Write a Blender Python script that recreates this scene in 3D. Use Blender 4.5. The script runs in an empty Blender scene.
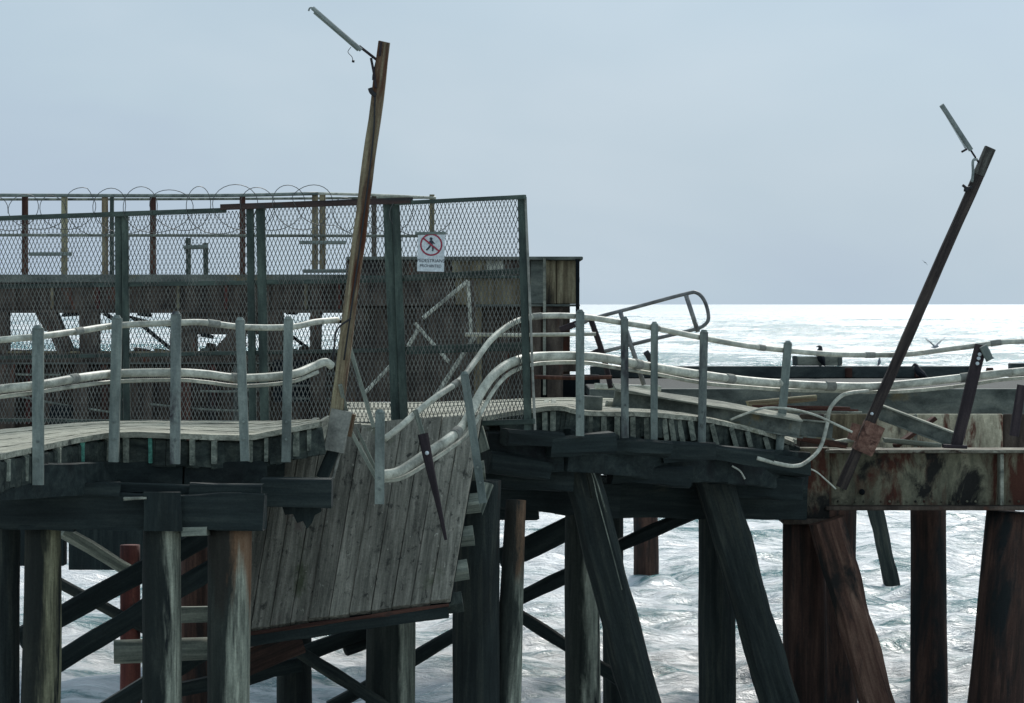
import bpy, bmesh, math, random
import numpy as np
from mathutils import Vector, Matrix, noise as mnoise
random.seed(7)
R = math.radians
scene = bpy.context.scene
col = scene.collection
ZC = 5.2            # eye height above the water
F = 3000.0          # focal length in pixels of the 1024 px frame
HORIZON = 304.0

def P(px, py, Y):
    return Vector(((px - 512.0) * Y / F, Y, ZC - (py - HORIZON) * Y / F))

# ------------------------------------------------------------------ materials
MATS = {}
def _base(name):
    m = bpy.data.materials.new(name); m.use_nodes = True
    nt = m.node_tree
    return m, nt, nt.nodes['Principled BSDF']

def N(nt, t, **kw):
    n = nt.nodes.new(t)
    for k, v in kw.items():
        setattr(n, k, v)
    return n

def noise_n(nt, vec, scale, detail=6, rough=0.6, dist=0.0):
    n = N(nt, 'ShaderNodeTexNoise')
    n.inputs['Scale'].default_value = scale
    n.inputs['Detail'].default_value = detail
    n.inputs['Roughness'].default_value = rough
    n.inputs['Distortion'].default_value = dist
    nt.links.new(vec, n.inputs['Vector'])
    return n.outputs['Fac']

def ramp(nt, fac, stops):
    n = N(nt, 'ShaderNodeValToRGB')
    while len(n.color_ramp.elements) < len(stops):
        n.color_ramp.elements.new(0.5)
    for e, (p, c) in zip(n.color_ramp.elements, stops):
        e.position = p
        e.color = (c[0], c[1], c[2], 1) if not isinstance(c, (int, float)) else (c, c, c, 1)
    nt.links.new(fac, n.inputs['Fac'])
    return n.outputs['Color']

def mix(nt, fac, a, b, blend='MIX'):
    n = N(nt, 'ShaderNodeMix', data_type='RGBA', blend_type=blend)
    for s, v in ((n.inputs[0], fac), (n.inputs[6], a), (n.inputs[7], b)):
        if isinstance(v, (int, float)):
            s.default_value = v
        elif isinstance(v, (tuple, list)):
            s.default_value = (v[0], v[1], v[2], 1)
        else:
            nt.links.new(v, s)
    return n.outputs[2]

def mathn(nt, op, a, b=None):
    n = N(nt, 'ShaderNodeMath', operation=op)
    for s, v in zip(n.inputs, (a, b)):
        if v is None: continue
        if isinstance(v, (int, float)): s.default_value = v
        else: nt.links.new(v, s)
    return n.outputs[0]

def weathered(name, c_dark, c_base, c_light=None, patches=(), stretch=(1, 1, .07), grain=16, bump=.5,
              rough=.85, metallic=0., island=.35, spec=.25, blotch=2.2, side=None, head=None):
    """grained, stained surface: patches = [(colour, threshold, scale, stretch)], drawn in object space"""
    m, nt, bs = _base(name)
    tc = N(nt, 'ShaderNodeTexCoord')
    oi = N(nt, 'ShaderNodeObjectInfo')
    add = N(nt, 'ShaderNodeVectorMath', operation='ADD')
    sc_ = N(nt, 'ShaderNodeVectorMath', operation='SCALE')
    comb = N(nt, 'ShaderNodeCombineXYZ')
    for i in range(3): nt.links.new(oi.outputs['Random'], comb.inputs[i])
    nt.links.new(comb.outputs[0], sc_.inputs[0]); sc_.inputs['Scale'].default_value = 37.0
    nt.links.new(tc.outputs['Object'], add.inputs[0]); nt.links.new(sc_.outputs[0], add.inputs[1])
    vec0 = add.outputs[0]
    def mapped(st):
        mp = N(nt, 'ShaderNodeMapping'); mp.inputs['Scale'].default_value = st
        nt.links.new(vec0, mp.inputs['Vector']); return mp.outputs[0]
    vg = mapped(stretch)
    g = noise_n(nt, vg, grain, 9, .68, .3)
    fine = noise_n(nt, vec0, 42, 4, .7)
    big = noise_n(nt, mapped(tuple(s ** .5 for s in stretch)), blotch, 5, .6, .4)
    cl = c_light or tuple(min(1, c * 1.5) for c in c_base)
    colr = ramp(nt, g, [(.33, c_dark), (.5, c_base), (.68, cl)])
    colr = mix(nt, .75, colr, ramp(nt, big, [(.3, .45), (.5, 1.), (.72, 1.25)]), 'MULTIPLY')
    for (pc, th, scl, st) in patches:
        pm = ramp(nt, noise_n(nt, mapped(st), scl, 7, .65, .5), [(th, 0.), (min(.99, th + .09), 1.)])
        pcol = mix(nt, g, tuple(c * .55 for c in pc), tuple(min(1, c * 1.35) for c in pc))
        colr = mix(nt, pm, colr, pcol)
    sepo = N(nt, 'ShaderNodeSeparateXYZ'); nt.links.new(tc.outputs['Object'], sepo.inputs[0])
    if head:      # rust run-down from the iron fixings at the pile head (local z runs down the pile)
        hz = mathn(nt, 'ADD', mathn(nt, 'MULTIPLY', sepo.outputs['Z'], -.55), mathn(nt, 'MULTIPLY', noise_n(nt, mapped((1, 1, .12)), 5, 5, .6), 1.3))
        colr = mix(nt, ramp(nt, hz, [(.28, 0.), (.46, .85)]), colr, mix(nt, g, tuple(c * .5 for c in head), tuple(c * 1.4 for c in head)))
    if side:      # shade on the left flank painted into the colour, light from the right
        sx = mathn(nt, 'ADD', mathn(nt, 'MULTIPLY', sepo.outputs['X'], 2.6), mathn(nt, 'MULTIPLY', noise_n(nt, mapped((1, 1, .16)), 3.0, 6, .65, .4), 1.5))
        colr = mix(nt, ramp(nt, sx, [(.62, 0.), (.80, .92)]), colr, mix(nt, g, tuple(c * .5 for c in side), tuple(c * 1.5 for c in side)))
    colr = mix(nt, .5, colr, ramp(nt, fine, [(.3, .55), (.55, 1.), (.75, 1.3)]), 'MULTIPLY')
    ge = N(nt, 'ShaderNodeNewGeometry')
    var = mathn(nt, 'ADD', mathn(nt, 'MULTIPLY', ge.outputs['Random Per Island'], island), 1 - island * .5)
    comb2 = N(nt, 'ShaderNodeCombineColor')
    for i in range(3): nt.links.new(var, comb2.inputs[i])
    colr = mix(nt, 1., colr, comb2.outputs[0], 'MULTIPLY')
    colr = mix(nt, 1., colr, (1.05, 1.03, .90), 'MULTIPLY')
    nt.links.new(colr, bs.inputs['Base Color'])
    bs.inputs['Roughness'].default_value = rough
    bs.inputs['Metallic'].default_value = metallic
    bs.inputs['Specular IOR Level'].default_value = spec
    bn = N(nt, 'ShaderNodeBump'); bn.inputs['Strength'].default_value = bump; bn.inputs['Distance'].default_value = .02
    h = mathn(nt, 'ADD', g, mathn(nt, 'MULTIPLY', fine, .5))
    nt.links.new(h, bn.inputs['Height']); nt.links.new(bn.outputs[0], bs.inputs['Normal'])
    MATS[name] = m
    return m

RUST = (.13, .045, .025); REDRUST = (.10, .022, .018); PALE = (.30, .30, .27); LICHEN = (.10, .12, .06)
W_TAR = weathered('tarred_timber', (.008, .013, .015), (.015, .023, .025), (.030, .040, .041), [((.05, .055, .045), .66, 3, (1, 1, .15))], grain=12)
W_TARX = weathered('tarred_girder_timber', (.008, .013, .015), (.015, .023, .025), (.030, .040, .041), [((.05, .055, .045), .68, 3, (.2, 1, 1)), ((.006, .008, .010), .55, 1.5, (1, 1, .5))], stretch=(.08, 1, 1), grain=12)
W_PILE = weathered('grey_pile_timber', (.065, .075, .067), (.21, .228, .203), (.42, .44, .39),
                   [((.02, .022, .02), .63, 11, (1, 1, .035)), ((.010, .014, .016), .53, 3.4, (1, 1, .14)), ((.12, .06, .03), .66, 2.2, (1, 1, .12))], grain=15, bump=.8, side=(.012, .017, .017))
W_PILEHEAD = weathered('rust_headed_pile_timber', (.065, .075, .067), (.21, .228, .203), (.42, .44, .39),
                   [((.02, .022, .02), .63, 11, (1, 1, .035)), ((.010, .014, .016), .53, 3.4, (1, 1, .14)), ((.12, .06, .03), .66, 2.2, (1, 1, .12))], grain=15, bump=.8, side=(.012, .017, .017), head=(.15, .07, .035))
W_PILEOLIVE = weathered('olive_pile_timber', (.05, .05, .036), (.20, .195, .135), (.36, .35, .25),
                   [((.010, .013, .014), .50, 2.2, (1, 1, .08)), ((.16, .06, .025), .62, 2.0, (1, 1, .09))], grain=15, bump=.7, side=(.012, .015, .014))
W_PILERUST = weathered('rust_stained_pile', (.014, .011, .010), (.046, .025, .021), (.10, .056, .045),
                   [((.010, .013, .015), .50, 1.8, (1, 1, .25)), ((.11, .10, .075), .68, 2.6, (1, 1, .16)), ((.09, .03, .018), .64, 3, (1, 1, .1))], grain=11, bump=.5)
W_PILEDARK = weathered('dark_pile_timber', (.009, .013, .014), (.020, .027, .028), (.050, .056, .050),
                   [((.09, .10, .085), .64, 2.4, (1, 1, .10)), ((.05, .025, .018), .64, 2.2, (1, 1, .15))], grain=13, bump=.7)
W_DECK = weathered('weathered_deck_boards', (.14, .147, .133), (.30, .305, .275), (.48, .48, .43),
                   [((.12, .125, .07), .60, 2.0, (.3, 1, 1)), ((.07, .075, .07), .60, 3.0, (.3, 1, 1)), ((.09, .095, .08), .60, 11, (.6, 1, 1)), ((.5, .5, .46), .64, 16, (1, 1, 1))], stretch=(.05, 1, 1), grain=20, bump=.9, blotch=2.5)
W_PANEL = weathered('fallen_panel_planks', (.095, .095, .086), (.185, .18, .163), (.32, .305, .28),
                   [((.085, .095, .065), .60, 1.6, (1, 1, .6)), ((.40, .39, .36), .62, 26, (1, 1, .45)), ((.045, .045, .042), .57, 15, (1, 1, .5)), ((.05, .05, .047), .60, 5, (1, 1, .5)), ((.16, .13, .125), .60, 1.9, (1, 1, .6))], stretch=(1, 1, .05), grain=26, bump=.9, island=.4, blotch=2.2)
W_EDGE = weathered('grey_edge_timber', (.07, .085, .08), (.17, .19, .175), (.30, .32, .29), [((.05, .06, .055), .6, 3, (1, 1, .2))], grain=18)
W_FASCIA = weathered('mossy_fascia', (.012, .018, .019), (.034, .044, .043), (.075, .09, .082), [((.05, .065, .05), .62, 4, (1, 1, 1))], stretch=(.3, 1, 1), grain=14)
W_POLETIP = weathered('worn_pole_tip', (.04, .04, .04), (.11, .11, .105), (.2, .2, .19), [((.03, .025, .025), .5, 3, (1, 1, .2))], grain=18)
W_TEAL = weathered('teal_stained_timber', (.03, .10, .09), (.07, .22, .19), (.12, .34, .29), grain=18)
W_LAMP = weathered('lamp_pole_timber', (.06, .045, .038), (.20, .165, .115), (.33, .30, .215),
                   [((.085, .032, .018), .55, 4, (1, 1, .09)), ((.03, .022, .022), .64, 5, (1, 1, .05)), ((.30, .285, .20), .56, 2.5, (1, 1, .05))], grain=22, bump=.8)
W_LAMPDARK = weathered('dark_lamp_pole', (.010, .008, .009), (.033, .026, .027), (.075, .06, .055), [((.09, .035, .02), .66, 3, (1, 1, .1))], grain=18)
W_RAKERRUST = weathered('rusty_raker', (.03, .018, .015), (.085, .045, .036), (.16, .10, .08), [((.016, .015, .015), .56, 2.2, (1, 1, .3)), ((.13, .115, .09), .64, 3, (1, 1, .2))], grain=12, bump=.6)
M_GALV = weathered('galvanised_post', (.085, .11, .112), (.15, .182, .182), (.235, .27, .265), [((.05, .055, .06), .68, 4, (1, 1, .2))], stretch=(1, 1, .2), grain=9, bump=.15, rough=.6, spec=.4)
M_GALVST = weathered('stained_galvanised', (.06, .075, .08), (.13, .155, .16), (.21, .24, .24), [((.028, .026, .034), .50, 2.2, (1, 1, .35))], stretch=(1, 1, .2), grain=9, bump=.15, rough=.6)
M_DKGALV = weathered('dull_tube_steel', (.08, .085, .10), (.17, .175, .195), (.27, .275, .29), [((.05, .03, .03), .64, 5, (1, 1, 1))], stretch=(1, 1, 1), grain=7, bump=.1, rough=.55)
M_PINKRUST = weathered('flaking_pink_rust', (.06, .03, .026), (.16, .085, .07), (.26, .16, .135), [((.05, .022, .02), .56, 6, (1, 1, 1))], stretch=(1, 1, 1), grain=12, bump=.8)
M_PIPE = weathered('weathered_conduit', (.22, .225, .205), (.40, .41, .38), (.58, .58, .54), [((.17, .165, .13), .62, 5, (1, 1, 1))], stretch=(1, 1, 1), grain=7, bump=.15, rough=.55, spec=.4)
M_FENCE = weathered('green_fence_steel', (.020, .030, .030), (.045, .066, .062), (.085, .115, .105), [((.12, .11, .09), .70, 5, (1, 1, .2))], stretch=(1, 1, .2), grain=9, bump=.15, rough=.6)
M_FENCERUST = weathered('rusty_fence_rail', (.025, .02, .022), (.055, .036, .035), (.10, .07, .065), [((.04, .045, .05), .58, 4, (1, 1, .2))], grain=9, bump=.2)
M_WIRE = weathered('mesh_wire', (.07, .075, .075), (.12, .125, .125), (.18, .185, .18), stretch=(1, 1, 1), grain=6, bump=0, rough=.5, spec=.4)
M_RAZOR = weathered('razor_wire_steel', (.05, .055, .06), (.09, .095, .105), stretch=(1, 1, 1), grain=6, bump=0, rough=.5)
M_BROWN = weathered('brown_stained_steel', (.022, .017, .016), (.062, .048, .042), (.115, .094, .083),
                    [((.15, .125, .10), .62, 3.2, (1, 1, .3)), ((.11, .04, .028), .60, 2.6, (1, 1, .3)), ((.016, .013, .014), .60, 2.0, (1, 1, .6))], stretch=(1, 1, .25), grain=6, bump=.3)
M_STAIN = weathered('stained_cladding', (.045, .036, .026), (.135, .112, .078), (.28, .25, .18),
                    [((.20, .19, .14), .58, 3.2, (1, 1, .18)), ((.02, .017, .015), .58, 2.2, (1, 1, .2)), (RUST, .66, 3, (1, 1, .25))], stretch=(1, 1, .12), grain=9, bump=.3)
M_GREYST = weathered('grey_stained_steel', (.045, .055, .055), (.105, .12, .118), (.17, .185, .175), [((.07, .045, .035), .66, 3, (1, 1, .3)), ((.17, .13, .065), .62, 1.2, (.5, 1, 1))], stretch=(.4, 1, 1), grain=5, bump=.2)
M_GREYDK = weathered('dark_slate_steel', (.022, .03, .034), (.048, .06, .065), (.085, .10, .10), [((.10, .04, .03), .70, 3, (1, 1, .6)), ((.16, .16, .15), .70, 2.6, (1, 1, 1))], stretch=(.4, 1, 1), grain=5, bump=.2)
M_CREAM = weathered('peeling_cream_steel', (.28, .25, .20), (.58, .54, .44), (.74, .70, .60),
                    [((.13, .05, .038), .51, 5.5, (1, 1, .2)), ((.045, .045, .047), .57, 4.3, (1, 1, .22)), ((.20, .115, .06), .66, 4, (1, 1, .15))], stretch=(1, 1, .2), grain=5, bump=.2)
M_GIRDER = weathered('rusted_girder_paint', (.085, .085, .068), (.20, .195, .15), (.31, .29, .23),
                     [((.080, .030, .022), .49, 2.4, (1, 1, .3)), ((.018, .018, .018), .50, 1.9, (1, 1, .6)), ((.14, .06, .035), .68, 4, (1, 1, .3))], stretch=(1, 1, .3), grain=4, bump=.25, blotch=1.4)
M_TOPFL = weathered('corroded_flange', (.06, .05, .042), (.15, .14, .12), (.30, .30, .27), [((.04, .022, .018), .55, 5, (1, 1, 1)), ((.4, .4, .37), .62, 9, (1, 1, 1))], stretch=(.5, 1, 1), grain=9, bump=.6)
M_SPOT = weathered('guano_spotted_steel', (.10, .11, .105), (.22, .23, .21), (.40, .41, .38), [((.62, .62, .58), .60, 5, (1, 1, .5))], stretch=(1, 1, .3), grain=8, bump=.3)
M_FLANGE = weathered('pale_flange_edge', (.10, .11, .105), (.21, .22, .20), (.33, .34, .31), [((.05, .045, .04), .6, 4, (1, 1, 1))], stretch=(.3, 1, 1), grain=8, bump=.3)
M_RUSTBAR = weathered('rusted_bar', (.02, .010, .009), (.06, .026, .021), (.12, .06, .045), [((.02, .02, .022), .6, 5, (1, 1, .4))], grain=10, bump=.5)
M_REDSTEEL = weathered('red_oxide_steel', (.03, .010, .010), (.085, .025, .022), (.14, .05, .04), [((.015, .015, .017), .55, 2.5, (1, 1, .4))], grain=7, bump=.3)
M_BRACKET = weathered('bare_zinc_bracket', (.12, .125, .125), (.22, .225, .22), (.32, .32, .31), [((.22, .13, .04), .64, 4, (1, 1, 1))], stretch=(1, 1, 1), grain=6, bump=.15)
M_BATTEN = weathered('lamp_batten_grey', (.12, .145, .155), (.19, .22, .235), (.26, .29, .30), stretch=(1, 1, .4), grain=6, bump=.05, rough=.5)
M_DKPOST = weathered('purple_brown_steel', (.012, .009, .012), (.032, .024, .03), (.065, .05, .055), [((.09, .05, .04), .68, 4, (1, 1, .3))], grain=8, bump=.3)

def plain(name, c, rough=.6, spec=.3):
    m, nt, bs = _base(name)
    tc = N(nt, 'ShaderNodeTexCoord')
    f = noise_n(nt, tc.outputs['Object'], 30, 4, .6)
    nt.links.new(ramp(nt, f, [(.3, tuple(x * .75 for x in c)), (.7, tuple(min(1, x * 1.15) for x in c))]), bs.inputs['Base Color'])
    bs.inputs['Roughness'].default_value = rough; bs.inputs['Specular IOR Level'].default_value = spec
    return m
M_SIGN = plain('sign_enamel', (.62, .66, .66), .45); M_SIGNRED = plain('sign_red', (.32, .035, .06), .5); M_SIGNBLACK = plain('sign_black', (.03, .035, .05), .5)
M_BLACKF = plain('black_feathers', (.012, .014, .018), .6); M_WHITEF = plain('white_feathers', (.6, .6, .58), .8)
M_GREYF = plain('grey_feathers', (.22, .24, .26), .8); M_BEAK = plain('beak_horn', (.3, .22, .10), .5); M_CABLE = plain('black_cable', (.02, .02, .022), .6)
M_GAP = plain('near_black', (.008, .011, .013), .95, .1)  # near-black; also stands for the shade behind the plank gaps

# ------------------------------------------------------------------ object helpers
def tag(o, label=None, cat=None, group=None, kind=None):
    if label: o['label'] = label
    if cat: o['category'] = cat
    if group: o['group'] = group
    if kind: o['kind'] = kind
    return o

WORLD = {}
def link(name, me, M, mat, parent=None):
    o = bpy.data.objects.new(name, me); col.objects.link(o)
    if mat is not None: me.materials.append(mat)
    WORLD[o.name] = M.copy()
    if parent is not None:
        o.parent = parent
        o.matrix_basis = WORLD[parent.name].inverted() @ M
    else:
        o.matrix_basis = M
    return o

def thing(name, loc, label, cat, group=None):
    o = bpy.data.objects.new(name, None); col.objects.link(o)
    o.empty_display_size = .2
    o.matrix_basis = Matrix.Translation(Vector(loc)); WORLD[o.name] = o.matrix_basis.copy()
    return tag(o, label, cat, group)

def mesh_from(name, verts, faces, smooth=False):
    me = bpy.data.meshes.new(name); me.from_pydata([tuple(v) for v in verts], [], faces); me.update()
    if smooth:
        for p in me.polygons: p.use_smooth = True
    return me

def frame_for(p0, p1, roll=0.):
    d = (p1 - p0); L = d.length; z = d.normalized()
    ref = Vector((0, 0, 1)) if abs(z.z) < .8 else Vector((0, 1, 0))
    x = ref.cross(z).normalized(); y = z.cross(x).normalized()
    M = Matrix((x, y, z)).transposed().to_4x4()
    M = Matrix.Translation(p0) @ M @ Matrix.Rotation(roll, 4, 'Z')
    return M, L

SEED = [0]
def beam_mesh(L, w, h, jit=.006, ch=.012, seg=None, taper=1., ragged=0.):
    """bar along local z; w = local x (sideways), h = local y; chamfered and a little uneven"""
    SEED[0] += 1; s0 = SEED[0] * 7.31
    seg = seg or max(2, min(40, int(L / .18)))
    ch = min(ch, w * .3, h * .3)
    prof = [(-w/2+ch, -h/2), (w/2-ch, -h/2), (w/2, -h/2+ch), (w/2, h/2-ch), (w/2-ch, h/2), (-w/2+ch, h/2), (-w/2, h/2-ch), (-w/2, -h/2+ch)]
    vs, fs = [], []
    n = len(prof)
    for i in range(seg + 1):
        t = i / seg; k = 1 + (taper - 1) * t
        for j, (x, y) in enumerate(prof):
            q = Vector((x * 3 + s0, y * 3 - s0, t * L * 2.2 + j * .15))
            dx = mnoise.noise(q) * jit; dy = mnoise.noise(q + Vector((31, 17, 5))) * jit
            dz = 0
            if ragged and i in (0, seg): dz = mnoise.noise(Vector((x * 40 + s0, y * 40, i))) * ragged
            vs.append((x * k + dx, y * k + dy, t * L + dz))
    for i in range(seg):
        for j in range(n):
            a = i * n + j; b = i * n + (j + 1) % n
            fs.append((a, b, b + n, a + n))
    fs.append(tuple(reversed(range(n)))); fs.append(tuple(range(seg * n, seg * n + n)))
    return vs, fs

def beam(name, p0, p1, w, h, mat, parent=None, roll=0., **kw):
    M, L = frame_for(p0, p1, roll)
    vs, fs = beam_mesh(L, w, h, **kw)
    return link(name, mesh_from(name, vs, fs), M, mat, parent)

def pole_mesh(L, r0, r1, seg=None, sides=18, jit=.06, dent=0.):
    SEED[0] += 1; s0 = SEED[0] * 5.77
    seg = seg or max(3, min(48, int(L / .12)))
    vs, fs = [], []
    for i in range(seg + 1):
        t = i / seg; r = r0 + (r1 - r0) * t
        cx = mnoise.noise(Vector((t * L * .5, s0, 0))) * r * .12; cy = mnoise.noise(Vector((t * L * .5, s0, 9))) * r * .12
        for j in range(sides):
            a = 2 * math.pi * j / sides
            k = 1 + jit * mnoise.noise(Vector((math.cos(a) * 1.2 + s0, math.sin(a) * 1.2, t * L * .45))) \
                  + jit * .5 * mnoise.noise(Vector((math.cos(a) * 5 + s0, math.sin(a) * 5, t * L * 1.3)))
            vs.append((cx + r * k * math.cos(a), cy + r * k * math.sin(a), t * L))
    for i in range(seg):
        for j in range(sides):
            a = i * sides + j; b = i * sides + (j + 1) % sides
            fs.append((a, b, b + sides, a + sides))
    fs.append(tuple(reversed(range(sides)))); fs.append(tuple(range(seg * sides, seg * sides + sides)))
    return vs, fs

def pole(name, p0, p1, r0, r1, mat, parent=None, **kw):
    M, L = frame_for(p0, p1)
    vs, fs = pole_mesh(L, r0, r1, **kw)
    return link(name, mesh_from(name, vs, fs, True), M, mat, parent)

def smooth_path(pts, per=8):
    if len(pts) < 3:
        return [p.copy() for p in pts]
    out = []
    q = [pts[0] * 2 - pts[1]] + list(pts) + [pts[-1] * 2 - pts[-2]]
    for i in range(1, len(q) - 2):
        a, b, c, d = q[i-1], q[i], q[i+1], q[i+2]
        for k in range(per):
            t = k / per
            out.append(.5 * ((2*b) + (c-a)*t + (2*a-5*b+4*c-d)*t*t + (3*b-a-3*c+d)*t*t*t))
    out.append(pts[-1].copy())
    return out

def sweep(pts, radii, sides=8, flat=1.):
    """tube verts/faces through pts; radii = number or list of r or (rx, ry)"""
    vs, fs = [], []
    up = Vector((0, 0, 1))
    n = len(pts); prev_x = None
    for i, p in enumerate(pts):
        d = (pts[min(n-1, i+1)] - pts[max(0, i-1)]).normalized()
        if prev_x is None:
            ref = up if abs(d.z) < .9 else Vector((0, 1, 0))
            x = ref.cross(d).normalized()
        else:
            x = (prev_x - d * prev_x.dot(d)).normalized()
        prev_x = x; y = d.cross(x)
        r = radii if isinstance(radii, (int, float)) else radii[i]
        rx, ry = (r, r * flat) if isinstance(r, (int, float)) else r
        for j in range(sides):
            a = 2 * math.pi * j / sides
            vs.append(p + x * (math.cos(a) * rx) + y * (math.sin(a) * ry))
    for i in range(n - 1):
        for j in range(sides):
            a = i * sides + j; b = i * sides + (j + 1) % sides
            fs.append((a, b, b + sides, a + sides))
    fs.append(tuple(reversed(range(sides)))); fs.append(tuple(range((n-1)*sides, n*sides)))
    return vs, fs

def tube(name, pts, r, mat, parent=None, sides=8, per=8, smooth=True):
    pts = smooth_path(pts, per)
    o = pts[0].copy()
    vs, fs = sweep([p - o for p in pts], r, sides)
    return link(name, mesh_from(name, vs, fs, smooth), Matrix.Translation(o), mat, parent)

def slab(name, x0, x1, y0, y1, z0, z1, mat, parent=None, ch=.01, jit=.004):
    """axis-aligned box in world axes, origin at its centre, uneven faces"""
    c = Vector(((x0+x1)/2, (y0+y1)/2, (z0+z1)/2))
    bm = bmesh.new()
    bmesh.ops.create_cube(bm, size=1)
    for v in bm.verts:
        v.co = Vector((v.co.x * (x1-x0), v.co.y * (y1-y0), v.co.z * (z1-z0)))
    ch = min(ch, (x1-x0)*.25, (y1-y0)*.25, (z1-z0)*.25)
    bmesh.ops.bevel(bm, geom=list(bm.edges), offset=ch, segments=1, affect='EDGES')
    me = bpy.data.meshes.new(name); bm.to_mesh(me); bm.free()
    return link(name, me, Matrix.Translation(c), mat, parent)

def pslab(name, px0, px1, py0, py1, Y, depth, mat, parent=None, **kw):
    a = P(px0, py1, Y); b = P(px1, py0, Y)
    return slab(name, a.x, b.x, Y, Y + depth, a.z, b.z, mat, parent, **kw)

def multi(name, parts, mat, parent=None, origin=None):
    """several (verts, faces, matrix) joined as ONE mesh object"""
    V, Fc = [], []
    for vs, fs, M in parts:
        o = len(V)
        V += [M @ Vector(v) for v in vs]; Fc += [tuple(i + o for i in f) for f in fs]
    org = origin or V[0].copy()
    return link(name, mesh_from(name, [v - org for v in V], Fc), Matrix.Translation(org), mat, parent)

def beam_piece(p0, p1, w, h, roll=0., **kw):
    M, L = frame_for(p0, p1, roll); vs, fs = beam_mesh(L, w, h, **kw); return vs, fs, M

# ------------------------------------------------------------------ camera
cam = bpy.data.cameras.new('camera'); co = bpy.data.objects.new('camera', cam); col.objects.link(co)
cam.sensor_width = 36; cam.lens = 36 * F / 1024
cam.shift_y = -(351.5 - HORIZON) / 1024.0 * 1.0
cam.clip_end = 60000; cam.clip_start = .5
co.location = (0, 0, ZC); co.rotation_euler = (R(90), 0, 0)
scene.camera = co

# ------------------------------------------------------------------ light
SUN_AZ, SUN_EL = R(16), R(38)       # azimuth to the right of straight ahead
sd = Vector((math.cos(SUN_EL)*math.sin(SUN_AZ), math.cos(SUN_EL)*math.cos(SUN_AZ), math.sin(SUN_EL)))
sun = bpy.data.lights.new('sun', 'SUN'); so = bpy.data.objects.new('sun', sun); col.objects.link(so)
sun.energy = 3.8; sun.angle = R(13); sun.color = (1, .97, .92)
so.rotation_euler = (-sd).to_track_quat('-Z', 'Y').to_euler()
so.location = (8, 30, 40)
w = bpy.data.worlds.new('World'); scene.world = w; w.use_nodes = True
nt = w.node_tree; bg = nt.nodes['Background']; bg.inputs['Strength'].default_value = .1
sky = N(nt, 'ShaderNodeTexSky', sky_type='NISHITA'); sky.sun_disc = False
sky.sun_elevation = SUN_EL; sky.sun_rotation = SUN_AZ; sky.air_density = 1.2; sky.dust_density = 2.0
tc = N(nt, 'ShaderNodeTexCoord')
mp = N(nt, 'ShaderNodeMapping'); mp.inputs['Scale'].default_value = (1, 1, 2.2)
nt.links.new(tc.outputs['Generated'], mp.inputs['Vector'])
cn = noise_n(nt, mp.outputs[0], 4.5, 4, .5, .3)
cloud = ramp(nt, cn, [(.32, (.415, .538, .682)), (.50, (.458, .592, .712)), (.68, (.520, .640, .752))])
dt = N(nt, 'ShaderNodeVectorMath', operation='DOT_PRODUCT'); dt.inputs[1].default_value = tuple(sd)
nt.links.new(tc.outputs['Generated'], dt.inputs[0])
glow = ramp(nt, mathn(nt, 'ADD', mathn(nt, 'MULTIPLY', dt.outputs['Value'], .5), .5), [(0., 1.18), (.55, 1.1), (.90, 1.), (1., 1.4)])
cloud = mix(nt, 1., cloud, glow, 'MULTIPLY')
cloud10 = mix(nt, 1., cloud, (10, 10, 10), 'MULTIPLY')
nt.links.new(mix(nt, .93, sky.outputs[0], cloud10), bg.inputs['Color'])

scene.view_settings.view_transform = 'Standard'; scene.view_settings.look = 'None'
scene.view_settings.exposure = 0; scene.view_settings.gamma = 1
scene.cycles.max_bounces = 6; scene.cycles.use_denoising = True
scene.cycles.sample_clamp_indirect = 4

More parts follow.
